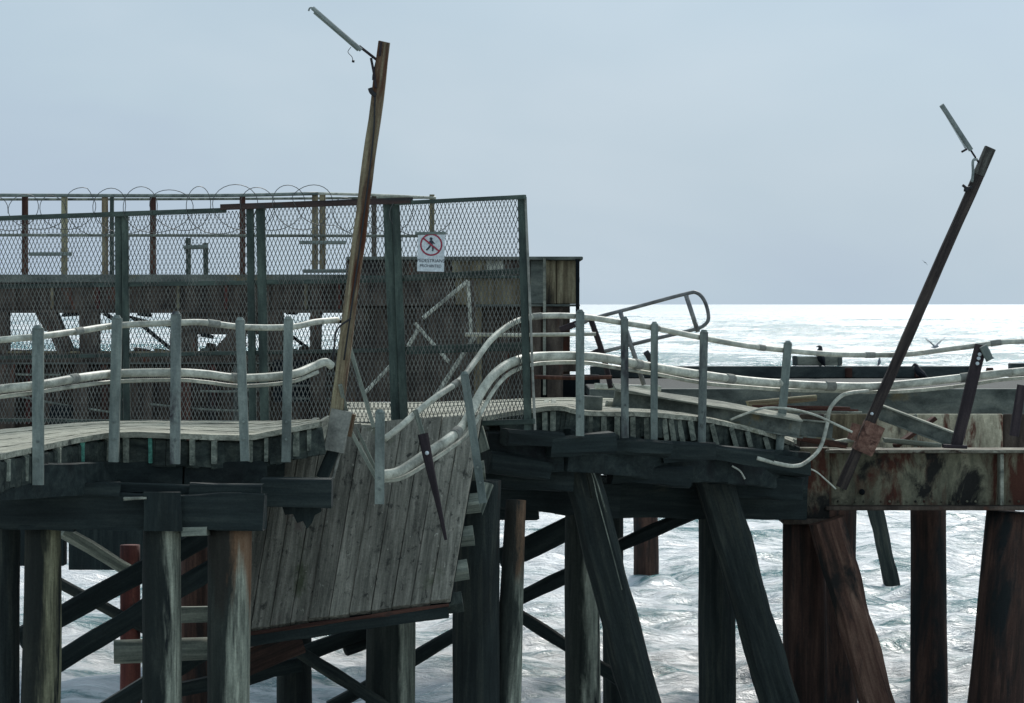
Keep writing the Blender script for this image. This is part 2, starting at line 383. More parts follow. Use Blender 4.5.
# ------------------------------------------------------------------ sea
def sea():
    rad = [4.]
    while rad[-1] < 30000:
        r = rad[-1]
        rad.append(r * (1.02 if r < 28 else 1.0032 if r < 85 else 1.006 if r < 1500 else 1.04))
    rad = np.array(rad)
    a0 = np.arange(-14.5, 14.51, .12)
    side = 14.5 + np.cumsum(np.linspace(.4, 9, 26)); side = side[side < 130]
    ang = np.radians(np.concatenate([-side[::-1], a0, side]))
    RR, AA = np.meshgrid(rad, ang, indexing='ij')
    X = RR * np.sin(AA); Y = RR * np.cos(AA); H = np.zeros_like(X)
    rng = np.random.default_rng(3)
    cell = np.maximum(np.gradient(rad)[:, None], RR * np.radians(.12))
    warpx = X + .8*np.sin(Y*.31 + X*.17) + .5*np.sin(Y*.13 - X*.29); warpy = Y + .9*np.sin(X*.23 + Y*.11)
    gust = .75 + .35*np.sin(X*.11+Y*.07) * np.sin(Y*.09 - X*.05)
    for i in range(90):
        lam = .4 * (8 ** rng.random())
        th = rng.normal(0, .55) + .25
        k = 2*np.pi/lam; kx, ky = k*math.sin(th), -k*math.cos(th)
        ph = rng.random()*6.28
        amp = .0105 * lam ** .85 * (.6 + .8*rng.random())
        fade = np.clip((lam / cell - 2.5) / 3, 0, 1)
        s = np.sin(kx*warpx + ky*warpy + ph)
        H += amp * fade * gust * (s + .28*np.cos(2*(kx*warpx+ky*warpy+ph)))
    far = np.clip((RR - 75) / 90, 0, 1)
    for i in range(26):
        lam = 6 * (7 ** rng.random()); th = rng.normal(0, .38) + .1
        k = 2*np.pi/lam; kx, ky = k*math.sin(th), -k*math.cos(th); ph = rng.random()*6.28
        fade = np.clip((lam / cell - 2.5) / 3, 0, 1)
        H += .0085 * lam ** .9 * (.5 + rng.random()) * fade * far * (.7 + .6*np.sin(X*.031 + Y*.013 + i)) * np.sin(kx*warpx + ky*warpy + ph)
    V = np.stack([X.ravel(), Y.ravel(), H.ravel()], 1)
    nr, na = X.shape
    idx = np.arange(nr*na).reshape(nr, na)
    q = np.stack([idx[:-1, :-1], idx[:-1, 1:], idx[1:, 1:], idx[1:, :-1]], -1).reshape(-1, 4)[:, ::-1]
    me = bpy.data.meshes.new('water')
    me.vertices.add(len(V)); me.vertices.foreach_set('co', V.ravel())
    me.loops.add(q.size); me.loops.foreach_set('vertex_index', q.ravel().astype(np.int32))
    me.polygons.add(len(q)); me.polygons.foreach_set('loop_start', np.arange(0, q.size, 4, dtype=np.int32))
    me.polygons.foreach_set('use_smooth', np.ones(len(q), bool))
    me.update(calc_edges=True)
    at = me.attributes.new('crest', 'FLOAT', 'POINT'); at.data.foreach_set('value', H.ravel().astype(np.float32))
    m, nt, bs = _base('sea_water')
    tc = N(nt, 'ShaderNodeTexCoord')
    mp = N(nt, 'ShaderNodeMapping'); mp.inputs['Scale'].default_value = (.55, 1, 1); nt.links.new(tc.outputs['Object'], mp.inputs['Vector'])
    ripple = noise_n(nt, mp.outputs[0], 4.5, 7, .68, .6)
    mp2 = N(nt, 'ShaderNodeMapping'); mp2.inputs['Scale'].default_value = (.35, .8, 1); nt.links.new(tc.outputs['Object'], mp2.inputs['Vector'])
    gl = noise_n(nt, mp2.outputs[0], .8, 8, .66, .8)
    bands = noise_n(nt, mp2.outputs[0], .06, 4, .6, .4)
    ca = N(nt, 'ShaderNodeAttribute', attribute_name='crest')
    mp3 = N(nt, 'ShaderNodeMapping'); mp3.inputs['Scale'].default_value = (.5, 1.1, 1); nt.links.new(tc.outputs['Object'], mp3.inputs['Vector'])
    fine = noise_n(nt, mp3.outputs[0], 3.4, 7, .7, 1.0)
    glare = mathn(nt, 'ADD', gl, mathn(nt, 'MULTIPLY', ca.outputs['Fac'], -.25))
    mp4 = N(nt, 'ShaderNodeMapping'); mp4.inputs['Scale'].default_value = (.16, .022, 1); nt.links.new(tc.outputs['Object'], mp4.inputs['Vector'])
    streak = noise_n(nt, mp4.outputs[0], 1.0, 7, .72, .6)
    bands = mathn(nt, 'ADD', mathn(nt, 'MULTIPLY', bands, .3), mathn(nt, 'MULTIPLY', streak, .9))
    glare = mathn(nt, 'ADD', mathn(nt, 'MULTIPLY', glare, .55), mathn(nt, 'MULTIPLY', fine, .30))
    glare = mathn(nt, 'ADD', glare, mathn(nt, 'MULTIPLY', bands, .22))
    gm = ramp(nt, glare, [(.46, 0.), (.512, .5), (.57, 1.)])
    colr = mix(nt, gm, (.025, .15, .15), (.64, .655, .65))  # sun glare painted pale into the base colour, teal troughs between
    nt.links.new(colr, bs.inputs['Base Color'])
    nt.links.new(ramp(nt, gm, [(0., .18), (1., .36)]), bs.inputs['Roughness'])
    bs.inputs['IOR'].default_value = 1.33
    bn = N(nt, 'ShaderNodeBump'); bn.inputs['Strength'].default_value = 1.; bn.inputs['Distance'].default_value = .16
    nt.links.new(ripple, bn.inputs['Height']); nt.links.new(bn.outputs[0], bs.inputs['Normal'])
    o = link('water', me, Matrix.Identity(4), m)
    tag(o, kind='structure')
sea()

# ================================================================== LEFT WALKWAY
front_L = [(-14, 457, 25.0), (0, 454, 25.3), (38, 446, 26.0), (75, 438, 26.7), (117, 432, 27.2), (175, 433, 27.25), (243, 435, 27.65), (285, 428, 27.85), (322, 421, 28.1)]
def deck_sheet(name, front, back, thick, mat, parent, rows=9, gap=.003):
    """lengthwise boards between a front and a back polyline; one mesh, each board its own island"""
    fr = smooth_path([P(*p) for p in front], 4); bk = smooth_path([P(*p) for p in back], 4)
    n = max(len(fr), len(bk)) * 2
    def samp(pl, t):
        f = t * (len(pl) - 1); i = min(len(pl) - 2, int(f)); return pl[i].lerp(pl[i+1], f - i)
    org = fr[0].copy(); vs, fs = [], []
    for b in range(rows):
        t0, t1 = b / rows, (b + 1) / rows
        dz = random.uniform(-.005, .005)
        e0, e1 = random.uniform(0, .02), random.uniform(0, .02)
        base = len(vs)
        for i in range(n + 1):
            u = e0 + (1 - e0 - e1) * i / n
            A, B = samp(fr, u), samp(bk, u)
            L = (B - A).length
            p = A.lerp(B, t0 + gap / L); q = A.lerp(B, t1 - gap / L)
            wob = mnoise.noise(Vector((u * 30, b * 3.3, 0))) * .006 + dz
            ed = mnoise.noise(Vector((u * 60, b * 7.7, 4))) * .018
            for r, z in ((p, 0), (q, 0), (q, -thick), (p, -thick)):
                vs.append(r - org + Vector((0, ed if r is p else 0, wob + z)))
        for i in range(n):
            for j in range(4):
                a = base + i*4 + j; c = base + i*4 + (j+1) % 4
                fs.append((a, a + 4, c + 4, c))
        fs.append((base, base+1, base+2, base+3)); e = base + n*4; fs.append((e+3, e+2, e+1, e))
    return link(name, mesh_from(name, vs, fs), Matrix.Translation(org), mat, parent)

deckL = thing('walkway_deck', P(150, 445, 28), 'sagging timber deck of the left walkway, pale boards on short joists behind the grey posts', 'deck')
back_L = [(-14, 431, 31.0), (60, 424, 31.0), (120, 421, 31.0), (200, 421, 31), (260, 421, 31), (322, 419, 31)]
deck_sheet('deck_boards', front_L, back_L, .05, W_DECK, deckL, rows=11)
fl = smooth_path([P(*p) for p in front_L], 6)
def front_at(px, pl):
    best = min(pl, key=lambda p: abs(512 + p.x * F / p.y - px)); return best
for px, h, m_, wd in [(7, 22, W_EDGE, 5), (25, 26, W_EDGE, 6), (55, 27, W_EDGE, 5), (58, 25, W_EDGE, 4), (82, 26, W_TEAL, 3.4), (107, 24, W_EDGE, 5), (126, 25, W_EDGE, 6),
                      (150, 25, W_TEAL, 3.8), (192, 26, W_EDGE, 5), (214, 24, W_EDGE, 5), (250, 22, W_EDGE, 5), (266, 24, W_EDGE, 4), (296, 25, W_EDGE, 6), (309, 22, W_EDGE, 4)]:
    p = front_at(px, fl); Y = p.y + .03
    x = (px - 512) * Y / F; hh = h * Y / F; ww = wd * Y / F
    z1 = p.z - .055
    beam('joist', Vector((x, Y, z1 - hh/2)), Vector((x + random.uniform(-.03, .03), Y + 2.9, z1 - hh/2 + .02)), ww, hh, m_, deckL, ch=.005)
# dark blocking boards between the joist ends
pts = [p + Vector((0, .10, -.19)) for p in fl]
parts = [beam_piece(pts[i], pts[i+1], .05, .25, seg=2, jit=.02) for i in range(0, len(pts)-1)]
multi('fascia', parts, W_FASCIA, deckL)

# stringers and cap beams below the left walkway
g1 = thing('timber_girder', P(150, 480, 27.6), 'broad dark fascia girder running under the left walkway deck', 'beam')
gp = [P(-14, 484, 25.4), P(38, 480, 26.2), P(110, 477, 27.3), P(180, 478, 27.5), (P(262, 478, 27.9))]
multi('stringer', [beam_piece(gp[i], gp[i+1], .22, .30, jit=.025) for i in range(4)], W_TARX, g1)
gp2 = [p + Vector((0, 2.2, .02)) for p in gp]
multi('stringer', [beam_piece(gp2[i], gp2[i+1], .22, .36, jit=.02) for i in range(4)], W_TARX, g1)
gb = [p + Vector((0, 1.1, -.02)) for p in gp]
multi('stringer', [beam_piece(gb[i], gb[i+1], .22, .36, jit=.02) for i in range(4)], W_TARX, g1)
cbm = tag(beam('cap_beam', P(-14, 509, 26.9), P(265.5, 511, 26.9), .34, .31, W_TAR, jit=.04, ragged=.02), 'dark squared cap beam lying on the left piles, its cut end near the hanging deck', 'beam')
for (xa, ya, xb, yb, Y, w_, h_) in [(-10, 489, 120, 490, 26.75, .12, .12), (100, 488, 210, 489, 26.95, .14, .10), (190, 490, 262, 491, 26.9, .1, .12), (20, 526, 75, 527, 26.85, .25, .06), (182, 531, 208, 530, 26.8, .2, .09)]:
    beam('packing_timber', P(xa, ya, Y), P(xb, yb, Y), w_, h_, W_TAR if xa != 182 else W_EDGE, cbm, jit=.03, ragged=.03)
beam('shaded_pile_head', P(162, 531, 26.68), P(162, 492, 26.68), .34, .05, W_TAR, cbm, jit=.03)  # dark board standing in for the shaded head of the grey pile
tag(beam('cap_beam', P(262, 492, 27.5), P(332, 493, 27.5), .3, .26, W_TAR, jit=.012, ragged=.02), 'short black beam end jutting right past the left cap beam, in front of the hanging planks', 'beam')
sp = [(281, 504), (322, 504), (321, 512), (315, 515), (312, 523), (307, 529), (303, 521), (297, 523), (293, 514), (285, 515)]
sv = [P(x, y, 27.52) for x, y in sp] + [P(x, y, 27.66) for x, y in sp]; ns = len(sp); so_ = sv[0].copy()
sf = [tuple(range(ns)), tuple(reversed(range(ns, 2*ns)))] + [(i, i+ns, (i+1) % ns + ns, (i+1) % ns) for i in range(ns)]
tag(link('splintered_timber', mesh_from('splintered_timber', [v - so_ for v in sv], sf), Matrix.Translation(so_), W_TAR), 'ragged splintered black timber hanging under the short beam end', 'timber')
tag(beam('cap_beam', P(-14, 505, 30.6), P(250, 505, 30.6), .34, .34, W_TAR, jit=.02), 'dark rear cap beam in shadow behind the left cap beam', 'beam')
beam_chip = tag(beam('splinter_board', P(124, 499, 26.68), P(147, 498, 26.68), .10, .025, M_FLANGE, jit=.01), 'small pale broken board lying on top edge of the left cap beam', 'board')

def pile(pt, pb, wt, wb, Y, mat, label, group, name='timber_pile', round_=True, zb=-1.5):
    """pt/pb pixel x,y of the axis at top and further down; widths in px; runs on down under water"""
    a = P(pt[0], pt[1], Y); b = P(pb[0], pb[1], Y)
    d = (b - a); k = (zb - a.z) / d.z
    e = a + d * k
    ra = wt / 2 * Y / F; rb = ra + (wb - wt) / 2 * Y / F * k
    o = pole(name, a, e, ra, max(rb, .05), mat)
    return tag(o, label, 'pile', group)
GP = 'piles of the near jetty'
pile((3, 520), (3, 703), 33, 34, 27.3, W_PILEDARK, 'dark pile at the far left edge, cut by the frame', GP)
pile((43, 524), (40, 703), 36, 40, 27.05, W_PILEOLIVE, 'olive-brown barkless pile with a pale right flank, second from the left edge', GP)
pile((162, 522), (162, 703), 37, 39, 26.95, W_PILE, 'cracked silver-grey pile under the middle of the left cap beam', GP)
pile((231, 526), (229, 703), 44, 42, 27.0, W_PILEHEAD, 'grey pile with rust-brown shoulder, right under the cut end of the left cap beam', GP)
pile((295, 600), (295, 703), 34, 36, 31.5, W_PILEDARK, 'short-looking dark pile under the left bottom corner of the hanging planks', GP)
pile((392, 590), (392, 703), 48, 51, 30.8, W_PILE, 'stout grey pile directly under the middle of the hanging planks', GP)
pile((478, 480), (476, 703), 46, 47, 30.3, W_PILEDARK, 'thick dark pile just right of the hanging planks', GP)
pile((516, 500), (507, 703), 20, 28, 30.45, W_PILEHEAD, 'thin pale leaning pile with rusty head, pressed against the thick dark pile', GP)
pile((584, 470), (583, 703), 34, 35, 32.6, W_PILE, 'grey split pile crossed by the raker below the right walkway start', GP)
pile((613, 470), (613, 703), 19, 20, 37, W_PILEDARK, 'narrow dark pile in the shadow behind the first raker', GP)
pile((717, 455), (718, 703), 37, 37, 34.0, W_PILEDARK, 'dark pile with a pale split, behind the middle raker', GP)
pile((805, 522), (805, 703), 44, 44, 35.0, W_PILERUST, 'rust-red pile under the left end of the rusted girder', GP)
pile((841, 505), (841, 703), 32, 32, 38.0, W_PILERUST, 'dark red pile half hidden behind the right raker', GP)
pile((927, 505), (928, 703), 36, 38, 36.0, W_PILERUST, 'rust-streaked pile standing alone under the middle of the rusted girder', GP)
pile((1012, 512), (998, 703), 48, 60, 35.0, W_PILERUST, 'broad dark tapering pile at the right edge under the girder stiffener', GP)
def raker(pt, pb, w_, Y, mat, label, group='raking piles of the jetty'):
    a = P(pt[0], pt[1], Y); b = P(pb[0], pb[1], Y); d = b - a; e = a + d * ((-1.5 - a.z) / d.z)
    ww = w_ * Y / F
    M, L = frame_for(a, e); vs, fs = beam_mesh(L, ww, ww, jit=.035, ch=.07, seg=30)
    return tag(link('raking_pile', mesh_from('raking_pile', vs, fs), M, mat), label, 'pile', group)
raker((574, 443), (641, 703), 38, 31.7, W_PILEDARK, 'leaning dark raker with a pale right edge, below the start of the right walkway')
raker((705, 447), (779, 703), 37, 33.3, W_PILEDARK, 'black leaning raker in the middle of the right jetty')
raker((826, 520), (877, 703), 34, 34.5, W_RAKERRUST, 'rusty leaning raker under the left end of the rusted girder')
raker((873, 500), (892, 583), 15, 56.2, W_PILEDARK, 'small distant leaning pile between two red piles, its foot in the waves')
pile((645, 505), (645, 583), 25, 25, 56.3, W_PILERUST, 'distant brown pile standing in the water beyond the first raker', GP)
for k, (q0, q1, q2, w_) in enumerate([((572, 443), (586, 470), (592, 498), .012), ((577, 442), (594, 474), (606, 512), .009)]):
    tag(tube('splinter', [P(q0[0], q0[1], 31.3), P(q1[0], q1[1], 31.38), P(q2[0], q2[1], 31.42)], w_, W_PILEOLIVE if k == 0 else W_EDGE, per=5, sides=5), ('olive splinter standing off the head of the first raker', 'longer grey splinter standing off the head of the first raker')[k], 'splinter', 'splinters on the first raker')
tag(tube('strap', [P(571, 441, 31.35), P(590, 470, 31.4), P(598, 500, 31.4), P(611, 548, 31.4), P(622, 590, 31.4)], .006, W_EDGE, per=6), 'pale strip peeling down the first raker', 'strap')

# braces
GB = 'diagonal braces between the piles'
def brace(a, b, Ya, Yb, h, mat, label, w_=.14):
    return tag(beam('diagonal_brace', P(a[0], a[1], Ya), P(b[0], b[1], Yb), w_, h, mat, jit=.02, ch=.03), label, 'brace', GB)
brace((18, 640), (222, 528), 28.6, 29.2, .19, W_TAR, 'upper black brace rising right across the left bay')
brace((30, 679), (230, 558), 28.2, 28.7, .18, W_TAR, 'lower black brace rising right across the left bay')
brace((62, 531), (132, 572), 31.2, 31.6, .13, W_EDGE, 'grey weathered brace falling right under the left cap beam')
brace((55, 580), (150, 632), 33, 33.5, .12, W_PILEDARK, 'thin brown brace falling right behind the left bay crossing')
brace((215, 690), (460, 592), 31.0, 31.4, .17, W_TAR, 'black brace running close below the hanging planks')
brace((268, 632), (385, 706), 30.2, 30.5, .12, W_PILEDARK, 'brown brace falling right below the hanging planks')
brace((330, 708), (470, 626), 32.0, 32.4, .14, W_TAR, 'dark brace rising right between the stout pile and the thick dark pile')
brace((500, 562), (600, 512), 33.4, 33.6, .26, W_TAR, 'heavy black brace just under the shadowed girder')
brace((505, 606), (600, 559), 33.3, 33.6, .15, W_TAR, 'middle black brace right of the pale leaning pile')
brace((508, 608), (640, 692), 33.8, 34.4, .14, W_TAR, 'brown-black brace falling right to the foot of the first raker')
brace((600, 553), (700, 511), 35.0, 35.6, .14, W_TAR, 'slim black brace behind the first raker, rising right to the girder')
brace((96, 716), (222, 640), 30.6, 31.0, .2, W_TAR, 'thick black brace low behind the cracked grey pile')
brace((236, 668), (300, 640), 29.6, 29.9, .26, W_PILERUST, 'stubby red-brown timber just under the bottom corner of the hanging planks')
brace((345, 650), (372, 640), 31.2, 31.3, .1, W_TAR, 'short stump of a brace left of the stout pile under the hanging planks')
tag(pole('horizontal_log', P(114, 651, 29.5), P(214, 648, 29.6), .12, .11, W_EDGE), 'round grey log lying crosswise between the left piles', 'log')
tag(beam('horizontal_waler', P(176, 615, 31), P(300, 612, 31), .12, .17, W_EDGE, jit=.012), 'flat grey waler plank behind the rust-shouldered pile', 'plank')
tag(beam('horizontal_waler', P(176, 690, 30.2), P(300, 664, 30.6), .12, .14, W_TAR, jit=.012), 'low dark waler behind the rust-shouldered pile', 'plank')
pile((130, 545), (130, 703), 20, 21, 33.5, M_REDSTEEL, 'red-oxide steel pile behind the left bay, beside the cracked grey pile', 'steel piles behind the left bay', name='steel_pile')
pile((196, 540), (196, 703), 28, 29, 34.0, W_PILERUST, 'tan rust-stained pile seen between the two grey left piles', 'steel piles behind the left bay', name='steel_pile')

# ================================================================== HANDRAIL POSTS
GH = 'galvanised handrail posts'
def rpost(top, bot, wpx, Y, mat, label, group=GH, Yb=None):
    a = P(bot[0], bot[1], Yb or Y); b = P(top[0], top[1], Y); w_ = wpx * Y / F
    t = thing('handrail_post', a, label, 'post', group)
    M, L = frame_for(a, b)
    # C-channel post: web and two flanges
    vs, fs = [], []
    parts = []
    for (ox, oy, pw, ph) in ((0, -.02, w_, .012), (-w_/2 + .006, .012, .012, .06), (w_/2 - .006, .012, .012, .06)):
        v, f = beam_mesh(L, pw, ph, jit=.002, ch=.003, seg=6)
        o0 = len(vs); vs += [(x + ox, y + oy, z) for x, y, z in v]; fs += [tuple(i + o0 for i in q) for q in f]
    link('channel', mesh_from('channel', vs, fs), M, mat, t)
    cp, cf = pole_mesh(.03, w_/2 * .98, w_/2 * .55, seg=3, sides=12, jit=0)
    link('cap', mesh_from('cap', cp, cf), M @ Matrix.Translation((0, .0, L - .004)), mat, t)
    for k in (.16, .28):
        bv, bf = pole_mesh(.02, .014, .012, seg=3, sides=6, jit=0)
        link('bolt', mesh_from('bolt', bv, bf), M @ Matrix.Translation((0, -.026, L * k)) @ Matrix.Rotation(R(90), 4, 'X'), mat, t)
    return t
POSTS = [((38, 328), (38, 485), 11, 25.9, M_GALV, 'tallest handrail post, leftmost, reaching lowest below the deck'),
 ((117, 318), (113.5, 462), 10, 27.0, M_GALV, 'second handrail post from the left, in front of the first fence post'),
 ((176, 314), (175, 464), 10, 27.1, M_GALVST, 'third handrail post from the left, patched with dark stains'),
 ((240, 320), (245, 461), 9, 27.45, M_GALV, 'fourth handrail post from the left, leaning slightly left at its top'),
 ((288.5, 319), (286, 462), 9, 27.7, M_GALV, 'fifth handrail post from the left, last before the leaning timber lamp pole'),
 ((380, 412), (379.5, 504), 9.5, 28.3, M_GALV, 'short handrail post stub standing in front of the hanging planks'),
 ((464.5, 374), (483, 503), 8, 29.3, M_GALV, 'tilted handrail post at the right edge of the hanging planks'),
 ((580, 312), (580, 436), 8.5, 30.9, M_GALV, 'handrail post just right of the fence end, first on the right walkway'),
 ((624.5, 319), (625, 438), 7.5, 31.4, M_GALVST, 'second handrail post right of the fence end, below the tubular ladder rail'),
 ((654.5, 324), (654, 440), 7, 31.8, M_GALV, 'third handrail post right of the fence end, thin with a small knob beside it'),
 ((704, 332), (701.5, 443), 8, 32.5, M_GALVST, 'fourth handrail post right of the fence end, under the looped rail end'),
 ((788, 343), (779, 454), 8, 33.6, M_GALV, 'handrail post leaning right beside the perched cormorant, last grey one on the right')]
for a in POSTS: rpost(*a)
t = thing('steel_post', P(956, 447, 34.4), 'dark purple-brown steel post with light bolt holes, leaning right on the rusted girder', 'post')
beam('post_bar', P(956, 447, 34.4), P(981, 345, 34.4), .13, .10, M_DKPOST, t, jit=.006)
for k in (.82, .87, .91):
    q = P(956, 447, 34.4).lerp(P(981, 345, 34.4), k) + Vector((0, -.057, 0))
    tube('bolt', [q, q + Vector((0, -.02, 0))], .022, M_SIGN, t)
beam('foot_bracket', P(943, 446, 34.35), P(966, 447, 34.35), .2, .04, M_DKPOST, t)
beam('clamp', P(983, 346, 34.3), P(990, 360, 34.3), .09, .07, M_GALV, t)
tag(beam('steel_post', P(1014, 436, 34.2), P(1022, 385, 34.2), .10, .08, M_DKPOST, jit=.006), 'short dark broken post stump at the right edge', 'post')

# ================================================================== RAILS (conduits carried by the posts)
def rail(name, pts, rpx, mat, label, cat='rail', group=None, parent=None, per=8):
    v = [P(*p) for p in pts]; Ym = sum(p[2] for p in pts) / len(pts)
    o = tube(name, v, rpx / 2 * Ym / F, mat, parent, sides=10, per=per)
    if label: tag(o, label, cat, group)
    if rpx > 5.5:
        sp_ = smooth_path(v, per); acc = random.uniform(.3, .9); org = v[0]; r_ = rpx / 2 * Ym / F
        for i in range(1, len(sp_) - 2):
            acc += (sp_[i] - sp_[i-1]).length
            if acc > 1.9:
                acc = random.uniform(0, .5); d_ = (sp_[i+1] - sp_[i-1]).normalized(); c_ = sp_[i]
                tube('coupling', [c_ - d_ * .06, c_ - d_ * .05, c_ + d_ * .05, c_ + d_ * .06], r_ * 1.16, M_BRACKET, o, sides=12, per=2)
    return o
GR = 'conduit rails along the walkway'
rail('handrail_pipe', [(-14, 342, 25.8), (0, 340, 25.95), (38, 336.5, 26.05), (78, 331, 26.6), (117, 325.5, 27.15), (176, 322.8, 27.25), (205, 322.5, 27.4), (242, 327, 27.6), (290, 327, 27.85), (315, 322, 28.1), (337, 320, 28.5)], 6.5, M_PIPE, 'pale upper handrail pipe of the left walkway, ending at the timber lamp pole', group=GR)
rail('handrail_pipe', [(-14, 392, 25.8), (0, 389, 25.95), (38, 385, 26.05), (78, 378, 26.6), (117, 373.5, 27.15), (176, 372.5, 27.25), (205, 374, 27.4), (242, 378, 27.6), (290, 374.5, 27.85), (312, 367, 28.1), (325, 362, 28.2), (332, 366, 28.25)], 8.5, M_PIPE, 'thick pale lower conduit of the left walkway with a broken right end', group=GR)
rail('handrail_pipe', [(-14, 400, 25.85), (0, 397, 26.0), (38, 392, 26.1), (78, 386, 26.65), (117, 381.5, 27.2), (176, 380, 27.3), (205, 382, 27.45), (242, 386, 27.65), (290, 382, 27.9), (318, 372, 28.1)], 4, M_PIPE, 'thin pale conduit slung just below the thick one on the left walkway', group=GR)
rail('handrail_pipe', [(384.5, 439, 28.5), (400, 427, 28.6), (417, 412, 28.8), (438, 395.5, 29.0), (460, 380, 29.4), (476, 360, 29.8), (490, 341, 30.1), (505, 328, 30.4), (520, 320, 30.6), (540, 316, 30.8), (580, 316.5, 31.0), (625, 323, 31.5), (655, 328, 31.9), (703, 338, 32.6), (745, 345.5, 33.1), (788, 350.5, 33.7), (830, 354, 34), (870, 355, 34.2), (910, 354, 34.4), (950, 349, 34.5), (981, 345, 34.5), (1005, 342, 34.5), (1036, 341, 34.5)], 5.8, M_PIPE, 'long upper handrail pipe climbing from the hanging planks and on along the right walkway', group=GR)
rail('handrail_pipe', [(382, 475, 28.45), (400, 471, 28.55), (426, 454, 28.8), (446, 441, 29.0), (461, 428, 29.3), (471, 412, 29.5), (479, 396, 29.7), (491, 378, 29.9), (505, 366, 30.2), (520, 359.5, 30.5), (536, 356.5, 30.8), (580, 356, 31.0), (610, 359, 31.3), (655, 367.5, 31.95), (703, 375, 32.6), (745, 380.5, 33.1), (788, 384, 33.7), (830, 386, 34), (870, 386.5, 34.2), (910, 383.5, 34.4), (960, 378, 34.5), (1000, 373.5, 34.5), (1036, 370, 34.5)], 9.0, M_PIPE, 'thickest pale conduit, bent up in an S from the hanging planks to the right walkway', group=GR)
rail('handrail_pipe', [(382, 481, 28.55), (402, 478, 28.65), (428, 463, 28.9), (448, 450, 29.1), (466, 436, 29.4), (478, 418, 29.6), (486, 403, 29.8), (497, 386, 30.0), (509, 374, 30.3), (524, 367, 30.6), (540, 363.5, 30.9), (580, 362.5, 31.1), (612, 367, 31.4), (655, 374, 32.05), (703, 383, 32.7), (745, 387, 33.2), (788, 390, 33.8), (830, 391, 34.1), (870, 392, 34.3), (910, 391, 34.5), (960, 386, 34.6), (1000, 380, 34.6), (1036, 377, 34.6)], 4, M_PIPE, 'thin pale conduit following beneath the thickest one in its S bend', group=GR)
rail('handrail_pipe', [(465, 334.5, 33), (520, 335, 33), (596, 334, 33)], 4, M_PIPE, 'short level pipe behind the fence end post', group=GR)
rail('handrail_pipe', [(534, 377, 33.2), (575, 378, 33.2), (612, 377, 33.2)], 4.2, M_RUSTBAR, 'short level rust-brown pipe low behind the fence end', group=GR)
rail('broken_pipe', [(868, 391, 34.1), (850, 393, 33.9), (840, 397, 33.85), (830, 409, 33.8), (827, 425, 33.8), (820, 448, 33.5), (806, 462, 33.2), (794, 466, 33.0), (775, 463, 32.8), (757, 458, 32.7)], 4, M_PIPE, 'dangling pale pipe curled in a hook beneath the right walkway', 'pipe')
rail('loose_cable', [(730, 420, 33.2), (745, 414, 33.2), (765, 408, 33.3), (790, 409, 33.4), (815, 415, 33.5), (835, 424, 33.6), (852, 432, 33.7)], 2.4, M_PIPE, 'loose pale cable looping from the sagging deck to the rusty pole clamp', 'cable')
rail('loose_cable', [(800, 466, 33.5), (815, 471, 33.5), (826, 480, 33.5), (836, 489, 33.5)], 1.6, M_PIPE, 'thin cable tail hanging towards the foot of the steel lamp pole', 'cable')
rail('loose_cable', [(732, 466, 32.6), (740, 471, 32.6), (745, 479, 32.6)], 1.8, M_PIPE, 'tiny curled cable end hanging in the dark under the right walkway', 'cable')
GK = 'thin bars fallen at the break'
def bar(a, b, Ya, Yb, wpx, mat, label, group=GK, name='fallen_bar', h=None):
    w_ = wpx * Ya / F
    return tag(beam(name, P(a[0], a[1], Ya), P(b[0], b[1], Yb), w_, h or w_, mat, jit=.004, ch=.004), label, 'bar', group)
bar((347, 338), (374, 428), 29.6, 29.2, 4, W_EDGE, 'long thin grey bar slanting down right of the timber lamp pole')
bar((340, 385), (349, 424), 28.4, 28.6, 4, W_EDGE, 'short thin bar touching the timber lamp pole')
bar((349, 428), (377, 479), 28.5, 28.4, 4, W_EDGE, 'lower grey bar slanting to the foot of the short post stub')
bar((356, 428), (376, 470), 28.65, 28.5, 3, W_EDGE, 'thinner of two twin bars slanting to the short post stub')
t = thing('hanging_rust_bar', P(445, 538, 28.5), 'rusty tapering bar hanging from the upper pipe over the tilted planks', 'bar')
beam('hanger', P(424, 438, 28.7), P(415, 410, 28.75), .05, .03, W_EDGE, t, jit=.003)
beam('bar', P(423, 434, 28.65), P(446, 540, 28.45), .10, .05, M_DKPOST, t, taper=.3, jit=.018)
tube('bolt', [P(427, 453, 28.6), P(427, 453, 28.56)], .02, M_SIGN, t)

